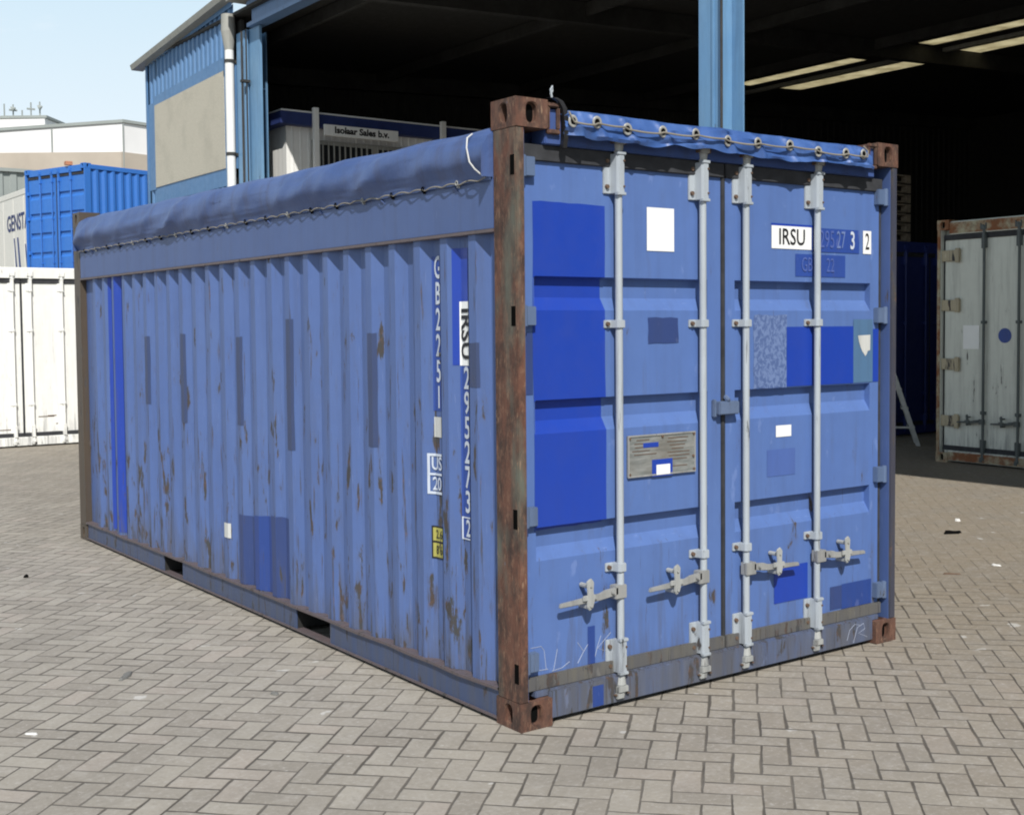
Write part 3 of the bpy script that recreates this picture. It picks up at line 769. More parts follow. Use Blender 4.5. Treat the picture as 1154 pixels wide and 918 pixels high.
# ------------------------------------------------------------------ tarpaulin
tarp = empty('tarpaulin', label='faded blue tarpaulin laced over the top of the weathered open-top container', cat='tarpaulin')
def wr(u, v, k=0):
    return noise.noise(Vector((u*2.2+k, v*5, k)))*.6+noise.noise(Vector((u*1.3+v*6.5, v*2.2-u*.6, 3+k)))*.8+noise.noise(Vector((u*6, v*9, k+9)))*.25
m = MB(); NY, rows = 420, []
for i in range(NY+1):
    y = .168+(5.890-.168)*i/NY; row = []
    f0 = (y-.19)/5.685
    top = 2.505+.05*f0 + .003*math.sin(y*9.8) + .005*noise.noise(Vector((y*2.5, 0, 5)))
    end = min(1, (y-.16)/.05, (5.9-y)/.10); top -= .012*(1-max(0, end))
    flap = 2.274+.0015*math.sin(y*22)
    prof = [(-.008, flap), (-.010, flap+.012), (-.018, flap+.032), (-.034, flap+.055), (-.049, flap+.085), (-.054, flap+.12), (-.048, flap+.155), (-.032, flap+.188), (-.004, top-.030), (.040, top-.008), (.10, top+.002),
            (.35, top+.02), (.8, top+.032), (1.219, top+.038)]
    prof += [(W-a, b) for a, b in prof[::-1][1:]]
    fine = []
    for (a, b), (c, d) in zip(prof, prof[1:]):
        fine += [(a+(c-a)*q/3, b+(d-b)*q/3) for q in range(3)]
    fine.append(prof[-1])
    for _ in range(3): fine = [fine[0]]+[((p[0]+2*q[0]+r[0])/4, (p[1]+2*q[1]+r[1])/4) for p, q, r in zip(fine, fine[1:], fine[2:])]+[fine[-1]]
    for k3, (x, z) in enumerate(fine):
        k = k3/3; kk = min(k, len(prof)-1-k); amp = [.001, .004, .010, .017, .020, .020, .016, .010, .005, .002, .002, .004, .005, .005][int(kk)]
        d = wr(y*.8, kk*.06, 0 if k < 13 else 30)*.6
        for fr, ph, wd, am in ((1.05, .10, .16, 1.2), (1.9, .085, .13, .6), (.62, .05, .10, .7)):
            q_ = ((y*fr+kk*ph+.45*noise.noise(Vector((y*.7, fr, 2)))) % 1.0)-.5
            d += am*math.exp(-(q_/wd)**2)*(.55+.8*noise.noise(Vector((y*1.1, fr*5, 1))))-.2*am
        sx = -1 if k < 13 else 1
        nx = sx if kk < 8 else 0; nz_ = 0 if kk < 6 else 1
        row.append(m.bm.verts.new((x+nx*d*amp, y, z+nz_*d*amp)))
    rows.append(row)
for A, Bq in zip(rows, rows[1:]):
    for k in range(len(A)-1): m.bm.faces.new((A[k], A[k+1], Bq[k+1], Bq[k]))
for row in (rows[0], rows[-1]):
    lo = [m.bm.verts.new((v.co.x, v.co.y+(.001 if row is rows[0] else -.001), min(v.co.z, 2.285))) for v in row]
    for k in range(len(row)-1): m.bm.faces.new((row[k], row[k+1], lo[k+1], lo[k]))
sheet = m.build('side_sheet', M_tarp, tarp, smooth=True)
# end flap over the door header
GXS = [.262, .390, .557, .760, .957, 1.157, 1.353, 1.571, 1.773, 1.977, 2.112]
m = MB(); rows = []; NX = 240
for i in range(NX+1):
    x = .232+(2.200-.232)*i/NX; row = []
    edge = min(1, (x-.232)/.05, (2.2-x)/.09)
    tz = 2.560+.008*noise.noise(Vector((x*3, 1, 1)))-.02*(1-edge)**2
    bz = 2.448+.007*math.sin(x*7.5)+.008*noise.noise(Vector((x*4, 7, 1)))
    for k in range(15):
        v = k/14
        if k < 5: y, z = .28-.27*(k/5), tz-.010*(1-k/5)*2+.004
        else:
            q = (k-5)/9; y, z = .004-.040*math.sin(min(1, q*1.4)*1.57)+.003*q, tz-(tz-bz)*q
        gk = min(range(len(GXS)), key=lambda q: abs(GXS[q]-x)); dxg = x-GXS[gk]
        d = wr(x*2.6, v*1.3, 60)+.9*math.sin(x*30+v*5)*noise.noise(Vector((x*2, 4, 4)))+.9*math.exp(-((dxg-(v-.5)*.10)/.018)**2)-.9*math.exp(-((dxg+(v-.5)*.16-.05)/.03)**2)*(1-v)
        row.append(m.bm.verts.new((x, y-d*(.017 if k >= 6 else .004), z+(d*.004 if k < 5 else 0)+(.010*noise.noise(Vector((x*9, 3, 3))) if k == 14 else 0))))
    rows.append(row)
for A, Bq in zip(rows, rows[1:]):
    for k in range(14): m.bm.faces.new((A[k], A[k+1], Bq[k+1], Bq[k]))
m.build('end_flap', M_tarpe, tarp, smooth=True)
GX = [.262, .390, .557, .760, .957, 1.157, 1.353, 1.571, 1.773, 1.977, 2.112]
for k, x in enumerate(GX):
    z = 2.508+.008*math.sin(k*2.1)
    MB().torus((x, -.040, z), (0.1*math.sin(k), 1, .12), .0200, .0065, sx=.92).build('grommet', M_ring, tarp, smooth=True)
    MB().cyl((x, -.037, z), (x, -.0415, z), .0165, n=16).build('grommet_hole_shade', M_dark, tarp)  # black disc painting the shade inside the eyelet
pts = []
for k in range(len(GX)-1):
    for q in range(6):
        f0 = q/6; x = GX[k]+(GX[k+1]-GX[k])*f0
        pts.append((x, -.049-.006*math.sin(f0*math.pi), 2.504-.006*math.sin(f0*math.pi)+.006*math.sin(k*2.1)))
m = MB().tube([(.236, -.045, 2.545), (.25, -.049, 2.52)]+pts+[(2.13, -.05, 2.50), (2.135, -.05, 2.53), (2.105, -.045, 2.552)], .0042, n=6); m.build('lacing_rope', M_rope, tarp, smooth=True)
# side lacing: sewn rope that dips round small hooks
pts = []; n = 900
for i in range(n+1):
    y = .19+5.68*i/n; ph = (y*7.1) % 1
    pts.append((-.016+.005*math.cos(2*math.pi*ph), y, 2.279+.0045*math.sin(2*math.pi*ph)+.003*noise.noise(Vector((y*4, 0, 0)))))
MB().tube(pts, .0030, n=5).build('lacing_rope', M_rope, tarp, smooth=True)
for k in range(20):
    y = .42+k*.28
    m = MB().torus((-.014, y, 2.282), (1, 0, 0), .009, .0035, n=12, m=6); m.box(-.010, .002, y-.005, y+.005, 2.262, 2.282)
    m.build('lacing_hook', M_dark if k % 3 else M_handle, tarp)
MB().tube([(-.010, .30, 2.476), (-.045, .285, 2.455), (-.062, .265, 2.41), (-.062, .245, 2.35), (-.050, .225, 2.32), (-.022, .205, 2.29)], .0035, n=6).build('tie_cord', M_ropew, tarp, smooth=True)
# dark strap hooked at the front corner
m = MB(); sp = [(.165, -.004, 2.600), (.185, -.008, 2.602), (.210, -.014, 2.590), (.226, -.020, 2.560), (.232, -.022, 2.51), (.232, -.018, 2.44), (.231, -.010, 2.40)]
rows = []
for p in sp: rows.append([m.bm.verts.new((p[0], p[1], p[2])), m.bm.verts.new((p[0]+.006, p[1]+.03, p[2]+.004)), m.bm.verts.new((p[0]+.024, p[1]+.028, p[2]+.002)), m.bm.verts.new((p[0]+.020, p[1]-.002, p[2]))])
for A, Bq in zip(rows, rows[1:]):
    for k in range(4): m.bm.faces.new((A[k], A[(k+1) % 4], Bq[(k+1) % 4], Bq[k]))
m.build('strap', M_black, tarp)
MB().tube([(.172, -.006, 2.612), (.182, -.006, 2.628), (.178, -.01, 2.645), (.170, -.01, 2.632), (.176, -.01, 2.60)], .0045).build('strap_hook', M_gal, tarp)

# ------------------------------------------------------------------ warehouse
X0 = 5.30
wh = empty('warehouse', (X0, 0, 0), label='big open-fronted blue warehouse with dark interior and pale steel columns', cat='warehouse')
def cladding(m, y0, y1, z0a, z1a, z0b, z1b, x, pitch=.20, dpt=.028):   # ribbed sheet on a plane x; heights run from y0 (a) to y1 (b)
    y = y0; prev = None
    while y < y1-1e-6:
        for dy, dx in ((0, 0), (pitch*.36, 0), (pitch*.44, -dpt), (pitch*.80, -dpt), (pitch*.88, 0)):
            yy = min(y+dy, y1); f0 = (yy-y0)/(y1-y0)
            cur = (m.bm.verts.new((x+dx, yy, z0a+(z0b-z0a)*f0)), m.bm.verts.new((x+dx, yy, z1a+(z1b-z1a)*f0)))
            if prev: m.bm.faces.new((prev[0], cur[0], cur[1], prev[1]))
            prev = cur
        y += pitch
    cur = (m.bm.verts.new((x, y1, z0b)), m.bm.verts.new((x, y1, z1b))); m.bm.faces.new((prev[0], cur[0], cur[1], prev[1]))
    return m
YN, YF, YC = 15.15, 19.34, 15.66            # column, far corner, start of the cladding
def ztop(y): return 7.04-(y-15.6)*.085
cladding(MB(), YC-.35, YF, 5.86, ztop(YC)-.06, 5.90, ztop(YF)-.02, 0).build('wall_cladding', M_clad, wh)
cladding(MB(), YC-.35, YF, 0, 4.34, 0, 4.32, 0).build('wall_cladding', M_clad, wh)
m = MB(); m.quad((-.045, YF-.36, 4.335), (-.045, YC, 4.35), (-.045, YC, 5.95), (-.045, YF-.36, 5.86)); m.box(-.044, .05, YF-.36, YC, 4.34, 5.85)
m.build('aggregate_panel', M_aggr, wh)
m = MB(); m.box(-.038, .02, YF-.36, YF+.01, 4.30, 5.92); m.box(-.034, .02, YC-.4, YC, 4.30, 6.0); m.quad((-.037, YF-.36, 5.86), (-.037, YC, 5.95), (-.037, YC, 6.17), (-.037, YF-.36, 6.03)); m.box(-.031, .02, YF-.36, YC, 4.05, 4.34)
m.build('flashing', M_clad, wh)
# interior lining, end walls, back wall, floor stays the ground
IW = 26.0
def zroof(x): return 6.75+x*.05
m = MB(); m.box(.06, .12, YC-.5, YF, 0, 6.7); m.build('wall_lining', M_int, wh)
def end_wall(y, d):
    m = MB(); x = 0; prev = None
    while x < IW:
        for dx, dd in ((0, 0), (.10, 0), (.13, .03), (.22, .03), (.25, 0)):
            cur = (m.bm.verts.new((x+dx, y+d*dd, 0)), m.bm.verts.new((x+dx, y+d*dd, zroof(x+dx))))
            if prev: m.bm.faces.new((prev[0], cur[0], cur[1], prev[1]))
            prev = cur
        x += .27
    m.quad((0, y-d*.04, 0), (IW, y-d*.04, 0), (IW, y-d*.04, zroof(IW)), (0, y-d*.04, zroof(0)))
    m.build('end_wall', M_int, wh)
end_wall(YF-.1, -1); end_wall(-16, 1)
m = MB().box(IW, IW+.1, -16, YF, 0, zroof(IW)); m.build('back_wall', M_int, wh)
# roof sheet with slots filled by translucent sheets
def roof_piece(m, x0, x1, y0, y1, t_=.05):
    m.prism([(x0, zroof(x0)), (x1, zroof(x1)), (x1, zroof(x1)+t_), (x0, zroof(x0)+t_)], 1, y0, y1)
SL = [(13.35, 13.90), (14.95, 15.70)]
m = MB(); xs = [-.06, SL[0][0], SL[0][1], SL[1][0], SL[1][1], IW+.1]
for a, b in ((0, 1), (2, 3), (4, 5)): roof_piece(m, xs[a], xs[b], -16.1, YF+.15)
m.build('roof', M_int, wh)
for a, b in SL:
    y = -16.
    k = 0
    while y < YF:
        lit = y < 16.2 and ((k % 3 != 1) if a == SL[0][0] else (k % 9 != 4))
        mm = MB(); roof_piece(mm, a+.001, b-.001, y, y+1.738); mm.build('roof_light' if lit else 'roof_infill', M_skyl if lit else M_int, wh); y += 1.74; k += 1
m = MB()
for k in range(-16, 20, 7):                  # rafters
    m.prism([(0, zroof(0)-.35), (IW, zroof(IW)-.35), (IW, zroof(IW)-.01), (0, zroof(0)-.01)], 1, k-.08, k+.08)
m.build('rafters', M_raft, wh)
for k in range(4):
    x = 1.0+k*3.7
    if any(a-.15 < x < b+.15 for a, b in SL): x += .7
    MB().box(x-.04, x+.04, -16, YF-.1, zroof(x)-.22, zroof(x)-.02).build('purlin', M_raft, wh)
MB().box(14.30, 14.42, -16, YF-.1, zroof(14.4)-.10, zroof(14.4)-.02).build('purlin', M_gut, wh)  # paler colour paints the roof light falling on this purlin
# eaves beam, gutter
m = MB().box(-.06, .16, -16, YN-.50, 6.46, 6.52); m.box(.03, .07, -16, YN-.5, 6.52, 6.80); m.box(-.06, .16, -16, YN-.5, 6.80, 6.86); m.build('eaves_beam', M_steeld, wh)
m = MB(); m.prism([(-.20, 0), (-.23, .09), (-.20, .10), (-.18, .025), (.02, .025), (.02, 0)], 1, 0, 1)
for v in m.bm.verts:
    y = 19.75-4.55*v.co.y; v.co.z += ztop(y)-.06; v.co.y = y
m.build('gutter', M_gut, wh)
MB().box(-.30, .1, -16, 14.9, 6.88, 7.05).build('gutter', M_gut, wh)
m = MB(); m.quad((-.05, YC-.4, ztop(YC)-.12), (-.05, 19.7, ztop(19.7)-.06), (-.05, 19.7, ztop(19.7)+.02), (-.05, YC-.4, ztop(YC)+.02)); m.box(-.05, .3, 19.34, 19.42, 0, 6.70)
m.build('eaves_trim', M_clad, wh)
# columns
def column(y, w=.30, d=.30, x=-.02):
    m = MB(); m.box(x, x+.018, y-w/2, y+w/2, 0, 6.45); m.box(x+d-.018, x+d, y-w/2, y+w/2, 0, 6.45); m.box(x+.018, x+d-.018, y-.007, y+.007, 0, 6.45)
    m.box(x-.012, x, y-w/2+.09, y-w/2+.12, 0, 6.45)
    m.box(x+.018, x+d-.03, y-w/2+.02, y+w/2-.02, 5.53, 5.55)
    m.build('column', M_steel, wh, bev=.002)
    MB().box(x-.1, x+d+.1, y-w/2-.1, y+w/2+.1, 0, .03).build('column_foot', M_raft, wh)
    MB().cyl((x-.03, y-w/2-.03, 0), (x-.03, y-w/2-.03, 6.45), .012, n=8).build('conduit', M_raft, wh)
column(4.27); column(-6.6)
column(14.95, .42, .34)
MB().box(.02, .06, 14.35, 14.95, 0, 6.45).build('column_cladding', M_steel, wh)
# rain pipe
m = MB().cyl((-.10, 15.27, 0), (-.10, 15.27, 6.25), .072, n=18); m.build('downpipe', M_pipe, wh, smooth=True)
m = MB().cyl((-.10, 15.27, 6.2), (-.10, 15.29, 6.50), .074, .12, n=12); m.cyl((-.10, 15.29, 6.50), (-.10, 15.29, 6.78), .12, .11, n=12); m.build('rain_hopper', M_gut, wh, smooth=True)
for z in (1.2, 3.0, 4.5, 6.0): m = MB().cyl((-.10, 15.27, z), (-.10, 15.27, z+.05), .083, n=18); m.box(-.06, .02, 15.24, 15.30, z, z+.05); m.build('pipe_clamp', M_raft, wh)
m = MB().tube([(-.12, 14.72, 0), (-.12, 14.72, 6.4)], .018); m.box(-.14, 0, 14.68, 14.76, 3.9, 3.94); m.box(-.14, 0, 14.68, 14.76, 5.6, 5.64); m.build('conduit', M_raft, wh)
# inner steel pillars
for x, y in ((13.0, -4), (19, 9), (19, -4)):
    MB().box(x-.14, x+.14, y-.14, y+.14, 0, zroof(x)-.3).build('inner_pillar', M_raft, wh)

# ------------------------------------------------------------------ site cabin under the roof
cb_ = empty('site_cabin', (6.05, 15.0, 0), label='two-storey off white site cabin with barred window and sales sign inside the warehouse', cat='cabin')
m = MB(); x = 0; prev = None
while x < 5.9:
    for dx, dd in ((0, 0), (.09, 0), (.10, .012), (.13, .012), (.14, 0)):
        cur = (m.bm.verts.new((x+dx, -dd, 0)), m.bm.verts.new((x+dx, -dd, 5.03))); 
        if prev: m.bm.faces.new((prev[0], cur[0], cur[1], prev[1]))
        prev = cur
    x += .15
y = 0; prev = None
while y < 3.5:
    for dx, dd in ((0, 0), (.09, 0), (.10, .012), (.13, .012), (.14, 0)):
        cur = (m.bm.verts.new((-dd*.15, y+dx, 0)), m.bm.verts.new((-dd*.15, y+dx, 5.03)))
        if prev: m.bm.faces.new((prev[0], cur[0], cur[1], prev[1]))
        prev = cur
    y += .15
m.box(.02, 5.9, .02, 3.6, 0, 5.0)
m.build('wall', M_offw, cb_)
MB().box(-.18, 6.1, -.20, 3.8, 5.03, 5.24).build('roof', M_trim, cb_, bev=.01)
MB().box(-.16, 6.1, -.18, 3.8, 5.241, 5.27).build('roof_sheet', M_offw, cb_)
for x in (.36, 2.85): MB().box(x, x+.09, -.32, -.24, 0, 5.32).build('post', M_offw, cb_, bev=.004)
w_ = MB().box(.45, 3.0, -.05, -.014, 3.6, 4.83).build('window', M_hose, cb_)
MB().box(.60, 1.60, -.056, -.0505, 3.7, 4.76).build('pane', M_glass, w_); MB().box(1.70, 2.90, -.056, -.0505, 3.7, 4.76).build('pane', M_glass, w_)
m = MB()
for k in range(22):
    x = .62+k*.105; m.box(x, x+.022, -.09, -.07, 3.65, 4.80)
m.build('bars', M_hose, w_)
sg = MB().box(.52, 1.92, -.38, -.33, 4.87, 5.05).build('sign', M_offw, cb_)
out = empty_bm(); bm_add(out, flat_text('Isolaar Sales b.v.', .150, 1.06, bold=.006), lambda c: (1.22+c.x, -.383, 4.965+c.y))
finish_decal(out, 'lettering', M_black, sg)
m = MB().box(-.5, -.15, 3.0, 3.5, 4.9, 5.3)
m.build('stacked_board', M_offw, cb_)

# ------------------------------------------------------------------ other containers
G5 = [2.28, 1.80, 1.34, .88]
white_root = empty('white_container', (.47, 14.50, 0), label='white shipping container with closed doors left of and behind the weathered container', cat='shipping container')
container(white_root, 6.058, 2.591, (M_wbox, M_wbox, M_wbox, M_wbox, M_wbox, (M_wbox, M_wbox, M_wbox)), gs=[], rods=((.62, -1), (1.10, -1), (1.345, 1), (1.78, 1)), handles=False, hinges=(2.2, 1.6, 1.0, .4))
m = MB()
for (x, z, l) in ((1.42, .42, .22), (1.55, .43, .12), (.8, .25, .3), (1.66, .31, .03), (1.78, .30, .02)): m.box(x, x+l, .056, .0595, z, z+.012)
m.build('scuff', M_bolt, white_root)
az = R(-15)
blue_root = empty('blue_container', (5.86+math.sin(R(-18))*2.35, 25.60+math.cos(R(-18))*2.35, 2.68), -R(90)+R(18)*1, label='bright blue shipping container stacked on top of another beyond the white container', cat='shipping container')
container(blue_root, 6.058, 2.896, (M_cblue,)*5+((M_cblue,)*3,), gs=[2.30, 1.83, 1.36, .89, .42], rods=((.60, -1), (1.08, -1), (1.36, 1), (1.84, 1)), handles=False)
low = empty('blue_container', (5.86+math.sin(R(-18))*2.35, 25.60+math.cos(R(-18))*2.35, 0), -R(90)+R(18)*1, label='dark lower shipping container carrying the bright blue one', cat='shipping container')
container(low, 6.058, 2.591, (M_dblue,)*5+((M_dblue,)*3,), gs=[], rods=(), handles=False)
def plain_container(name, loc, rz, Lc, Hc, mat, label, sides=True):
    r = empty(name, loc, rz, label, 'shipping container')
    container(r, Lc, Hc, (mat,)*5+((mat,)*3,), gs=[], rods=((.60, -1), (1.08, -1), (1.36, 1), (1.84, 1)), handles=False)
    return r
# smooth panelled white box with big lettering on its long side (side facing -x)
gen = empty('panel_container', (5.90, 28.8, 2.60), 0, 'white smooth-sided container with blue lettering behind the bright blue container', 'shipping container')
m = MB().box(.0, 2.438, 0, 12.19, 0, 2.89); m.build('body', M_genw, gen, bev=.01)
m = MB()
for k in range(11): m.box(-.006, .0, 1.1*k+.05, 1.1*k+.06, .15, 2.7)
m.box(-.012, .0, .001, 12.18, 2.74, 2.86); m.build('panel_seams', M_genw, gen)
out = empty_bm(); bm_add(out, flat_text('GENSTAR', .62, 1.0, 'LEFT', bold=.012), lambda c: (-.009, 4.05-c.x*.98, 2.02+c.y))
finish_decal(out, 'lettering', M_trim, gen)
m = MB(); 
for y, l in ((3.1, .10), (2.75, .14)): m.quad((-.009, y+.25, 1.62), (-.009, y+.25-l, 1.62), (-.009, y-l-.05, .3), (-.009, y, .3))
m.quad((-.009, 2.2, 1.4), (-.009, 2.1, 1.4), (-.009, 1.9, .5), (-.009, 2.0, .5)); m.build('painted_streaks', M_patch3, gen)
gl = empty('panel_container', (5.90, 28.8, 0), 0, 'lower white smooth-sided container carrying the one with blue lettering', 'shipping container')
MB().box(0, 2.438, 0, 12.19, 0, 2.59).build('body', M_genw, gl, bev=.01)
m = MB()
for k in range(11): m.box(-.006, .0, 1.1*k+.05, 1.1*k+.06, .15, 2.4)
m.build('panel_seams', M_genw, gl)

# cream container inside the warehouse: doors towards the yard
cr = empty('cream_container', (9.80, 5.02, 0), -R(90)-R(2), label='rust stained cream container with dark lock rods standing inside the warehouse', cat='shipping container')
M_rodd = paint('dark worn lock rod', (.06, .075, .075), rust=.3, seed=41)
ds = container(cr, 6.058, 2.896, (M_cream, M_cream, M_cream, M_crust, M_crust, (M_rodd, M_rodd, M_rodd)), gs=[], rods=((.64, -1), (1.10, -1), (1.36, 1), (1.84, 1)), seams=True, hinges=())
for o in ds[0].children[:0]: pass
for zz in (2.47, 1.88, 1.18, .50):
    for k, d in enumerate(ds):
        m = MB(); a, b = ((.02, .30) if k == 0 else (2.14, 2.42)); m.box(a, b, .026, .0595, zz-.065, zz+.065); m.box(a+(.22 if k == 0 else .0), b-(.0 if k == 0 else .22), .018, .04, zz-.085, zz+.085)
        m.build('hinge', M_creamf, d, bev=.004)
MB().box(.34, .56, .052, .0595, 1.36, 1.64).build('sticker', M_white, ds[0])
MB().cyl((.90, .0595, 1.52), (.90, .054, 1.52), .085, n=24).build('round_sticker', M_numbg, ds[0])
MB().box(.163, 2.27, .015, .0215, 2.73, 2.86).build('header_plate', M_crust, cr)
MB().box(.163, 2.27, .012, .0195, .03, .13).build('sill_plate', M_crust, cr)

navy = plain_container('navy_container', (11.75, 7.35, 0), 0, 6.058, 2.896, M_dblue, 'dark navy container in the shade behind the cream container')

M_wood = plain('grey pallet wood', (.26, .21, .15), .9, var=.5)
m = MB()
for k in range(7):
    z = .145*k; m.box(0, .8, 0, 1.2, z+.10, z+.122); m.box(0, .8, 0, 1.2, z, z+.018)
    for yy in (0, .55, 1.1):
        for xx in (0, .35, .70): m.box(xx, xx+.1, yy, yy+.1, z+.018, z+.10)
o = m.build('pallet_stack', M_wood); o.location = (11.95, 7.6, 2.90); tag(o, 'stack of grey wooden pallets on top of the dark navy container', 'pallets')
# stepladder leaning in the shade
ld = empty('stepladder', (11.30, 6.55, 0), -R(50), label='aluminium stepladder standing open in the shade inside the warehouse', cat='ladder')
for y in (-.22, .22):
    MB().prism([(.10, 0), (.16, 0), (-.42, 1.75), (-.48, 1.75)], 1, y-.015, y+.015).build('rail', M_alu, ld)
    MB().prism([(-1.02, 0), (-1.08, 0), (-.52, 1.75), (-.46, 1.75)], 1, y-.012, y+.012).build('rear_leg', M_alu, ld)
for k in range(6):
    z = .25+k*.26; x = .13-z*.332
    MB().box(x-.05, x+.04, -.205, .205, z-.012, z+.012).build('step', M_alu, ld)
MB().box(-.56, -.38, -.235, .235, 1.75, 1.78).build('top_platform', M_alu, ld)
MB().box(-.96, .03, -.232, -.218, .24, .265).build('spreader_bar', M_alu, ld)

# orange crate on the stack
oc = MB(); oc.box(-.12, .12, -.12, .12, 0, .03)
for a, b, c, d in ((-.14, .14, -.14, -.12), (-.14, .14, .12, .14), (-.14, -.12, -.12, .12), (.12, .14, -.12, .12)):
    oc.box(a, b, c, d, 0, .07); oc.box(a, b, c, d, .10, .17)
for a in (-.14, .12):
    for c in (-.14, .12): oc.box(a, a+.02, c, c+.02, .07, .10)
o = oc.build('crate', M_orange); o.location = (5.72, 26.2, 5.575); o.scale = (.55, .55, .5); tag(o, 'small orange crate on top of the bright blue container', 'crate')

# ------------------------------------------------------------------ far buildings
def pb(m, a, b, z0, z1a, z1b, d=14):          # slab building part from plan point a to b, going back by d
    a, b = Vector(a), Vector(b); n = (b-a).normalized(); n = Vector((-n.y, n.x))
    if n.y < 0: n = -n
    P = [(a, z1a), (b, z1b), (b+n*d, z1b), (a+n*d, z1a)]
    lo = [m.bm.verts.new((p.x, p.y, z0)) for p, _ in P]; hi = [m.bm.verts.new((p.x, p.y, z)) for p, z in P]
    for i in range(4): m.bm.faces.new((lo[i], lo[(i+1) % 4], hi[(i+1) % 4], hi[i]))
    m.bm.faces.new(hi); m.bm.faces.new(lo[::-1]); return m
fh = empty('industrial_hall', (23.6, 76.8, 0), label='long white industrial hall with grey roof edge and beige base in the far left', cat='industrial building')
def sub(m):
    for v in m.bm.verts: v.co -= Vector((23.6, 76.8, 0))
    return m
A, Bp, Cp = (16.6, 82.0), (23.63, 76.83), (36.0, 80.5)
sub(pb(MB(), A, Bp, 13.2, 14.55, 15.10)).build('upper_wall', M_farw, fh); sub(pb(MB(), (23.64, 76.84), Cp, 13.2, 15.10, 14.9)).build('upper_wall', M_farw, fh)
sub(pb(MB(), (2.0, 92.6), (23.5, 76.76), 0, 13.2, 13.2)).build('lower_wall', M_farb, fh); sub(pb(MB(), (23.5, 76.70), (36.1, 80.4), 0, 13.2, 13.2)).build('lower_wall', M_farb, fh)
m = MB(); pb(m, (16.4, 82.0), (23.66, 76.68), 14.55, 14.75, 15.3, 15)
for v in m.bm.verts:
    if v.co.z < 14.6 and (v.co.x > 20 and v.co.y < 90): v.co.z = 15.1
sub(m).build('roof_edge', M_farg, fh)
sub(pb(MB(), (23.6, 76.69), (36.1, 80.3), 15.1, 15.3, 15.2)).build('roof_edge', M_farg, fh)
m = MB()
for k in range(3):
    f0 = (0, .47, 1)[k]; p = Vector(A)*(1-f0)+Vector(Bp)*f0; m.box(p.x-.03, p.x+.03, p.y-.12, p.y-.02, 0 if k % 3 else 0, 14.5+.5*f0)
sub(m).build('wall_ribs', M_farg, fh)
tb = empty('tower_block', (18.0, 94, 0), label='white block with antennas on its flat roof at the far left edge', cat='industrial building')
def sub2(m):
    for v in m.bm.verts: v.co -= Vector((18.0, 94, 0))
    return m
sub2(pb(MB(), (12.0, 98.4), (22.4, 90.35), 0, 17.15, 17.15, 12)).build('wall', M_farw, tb)
sub2(pb(MB(), (11.9, 98.3), (22.5, 90.2), 17.16, 17.35, 17.35, 12)).build('roof_edge', M_farg, tb)
for k in range(7):
    f0 = .68+k*.05; p = Vector((12, 98.6))*(1-f0)+Vector((22.4, 90.6))*f0; h_ = random.uniform(.4, 1.1)
    m = MB().cyl((p.x, p.y, 17.3), (p.x, p.y, 17.35+h_), .05, n=6)
    if k % 2: m.box(p.x-.28, p.x+.28, p.y-.05, p.y+.05, 17.3+h_*.5, 17.3+h_*.5+.12)
    if k % 3 == 0: m.cyl((p.x-.1, p.y-.1, 17.4+h_*.5), (p.x+.1, p.y-.25, 17.5+h_*.5), .22, .05, n=10)
    sub2(m).build('antenna', M_farg, tb)
gs_ = empty('grey_shed', (6, 46, 0), label='long grey ribbed shed behind the lettered white container at the left', cat='shed')
m = MB(); x = -14; prev = None
while x < 9:
    for dx, dd in ((0, 0), (.15, 0), (.2, .06), (.4, .06), (.45, 0)):
        cur = (m.bm.verts.new((x+dx, -dd, 0)), m.bm.verts.new((x+dx, -dd, 7.72)))
        if prev: m.bm.faces.new((prev[0], cur[0], cur[1], prev[1]))
        prev = cur
    x += .5
m.box(-14, 9, .02, 10, 0, 7.7)
m.build('wall', M_farg, gs_); MB().box(-14.1, 9.2, -.15, 10.1, 7.72, 7.85).build('roof', M_farg, gs_)
hut = empty('arched_hut', (4.4, 62, 0), label='small white arched-roof hut seen above the grey shed', cat='hut')
arc = [(-2.2, 0), (-2.2, 10.3)]+[(2.4*math.cos(R(180-a)), 10.3+.55*math.sin(R(a))) for a in range(0, 181, 15)]+[(2.2, 10.3), (2.2, 0)]
MB().prism([(-2.2, 0), (2.2, 0), (2.2, 10.3), (-2.2, 10.3)], 1, 0, 5).build('wall', M_farw, hut)
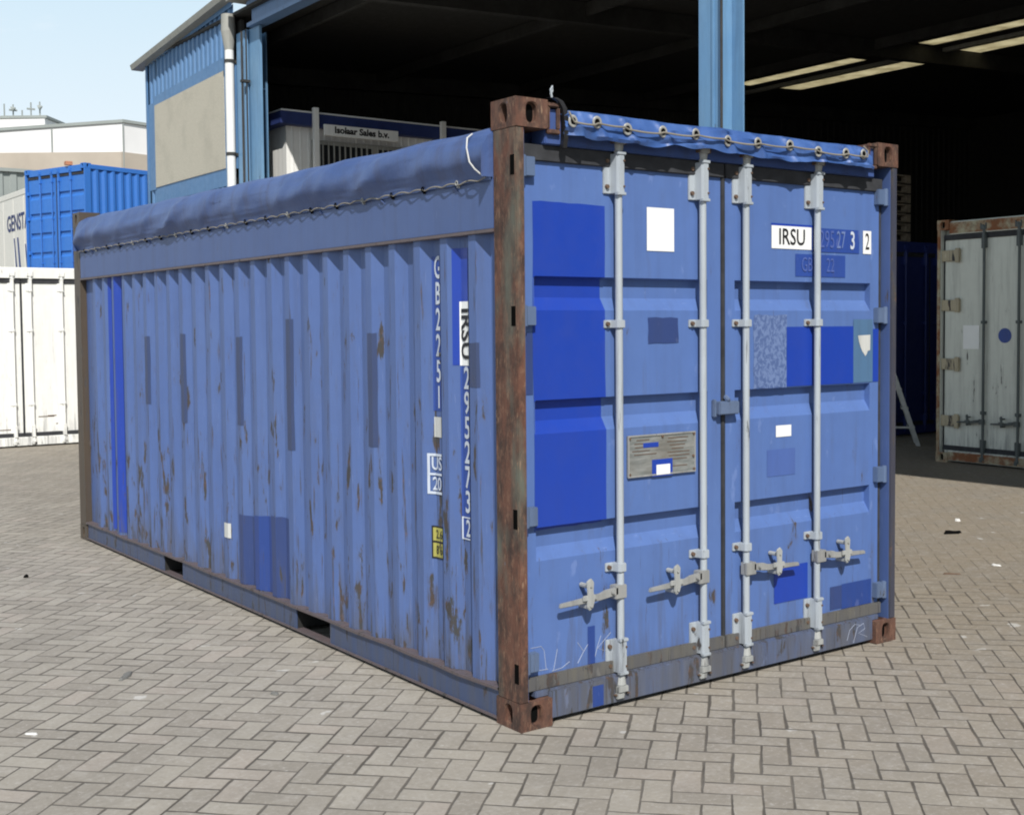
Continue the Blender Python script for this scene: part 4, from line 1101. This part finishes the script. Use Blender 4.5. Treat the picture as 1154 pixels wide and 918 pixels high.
MB().prism([(2.4*math.cos(R(a)), 10.31+.5*math.sin(R(a))) for a in range(0, 181, 15)], 1, -.2, 5.2).build('roof', M_raft, hut)

# ------------------------------------------------------------------ litter on the paving
def chip(name, loc, sx, sy, h, mat, label, seed, cat='litter'):
    rnd = random.Random(seed); n = 9; bm = bmesh.new(); top = []; bot = []
    for k in range(n):
        t_ = 2*math.pi*k/n; r0 = rnd.uniform(.65, 1.1)
        bot.append(bm.verts.new((math.cos(t_)*sx*r0, math.sin(t_)*sy*r0, 0))); top.append(bm.verts.new((math.cos(t_)*sx*r0*.8, math.sin(t_)*sy*r0*.8, h*rnd.uniform(.6, 1))))
    for k in range(n): bm.faces.new((bot[k], bot[(k+1) % n], top[(k+1) % n], top[k]))
    bm.faces.new(top)
    me = bpy.data.meshes.new(name); bm.to_mesh(me); bm.free(); me.materials.append(mat)
    o = bpy.data.objects.new(name, me); col.objects.link(o); o.location = loc; o.rotation_euler = (0, 0, rnd.uniform(0, 3)); return tag(o, label, cat, 'litter scattered on the paving')
M_stone = plain('grey chip', (.16, .16, .15), .8); M_paper = plain('paper scrap', (.7, .7, .68), .8)
chip('metal_scrap', (5.51, 1.80, .001), .10, .035, .025, M_dark, 'dark scrap lying on the sunlit paving right of the weathered container', 1)
chip('paper_scrap', (6.08, 2.14, .001), .03, .025, .02, M_paper, 'tiny white scrap just beyond the dark scrap right of the weathered container', 2)
chip('paper_scrap', (4.62, .83, .001), .04, .02, .010, M_paper, 'white scrap near the right picture edge in front of the dark scrap', 3)
chip('stick', (4.13, .84, .001), .07, .010, .010, M_bolt, 'thin dark stick on the paving right of the near lock rods', 4)
chip('metal_scrap', (-1.01, 1.85, .001), .075, .022, .012, M_stone, 'flat dark scrap on the paving left of the container midway along its side', 5)
chip('paper_scrap', (-1.60, 1.24, .001), .032, .014, .006, M_paper, 'white scrap lying on the paving at the lower left', 6)
chip('metal_scrap', (-.57, 1.13, .001), .035, .015, .012, M_stone, 'little dark chip between two blocks near the rear fork pocket', 7)
chip('stone', (-.76, 4.68, .001), .03, .02, .018, M_dark, 'small dark stone on the paving by the far rusty post', 8)
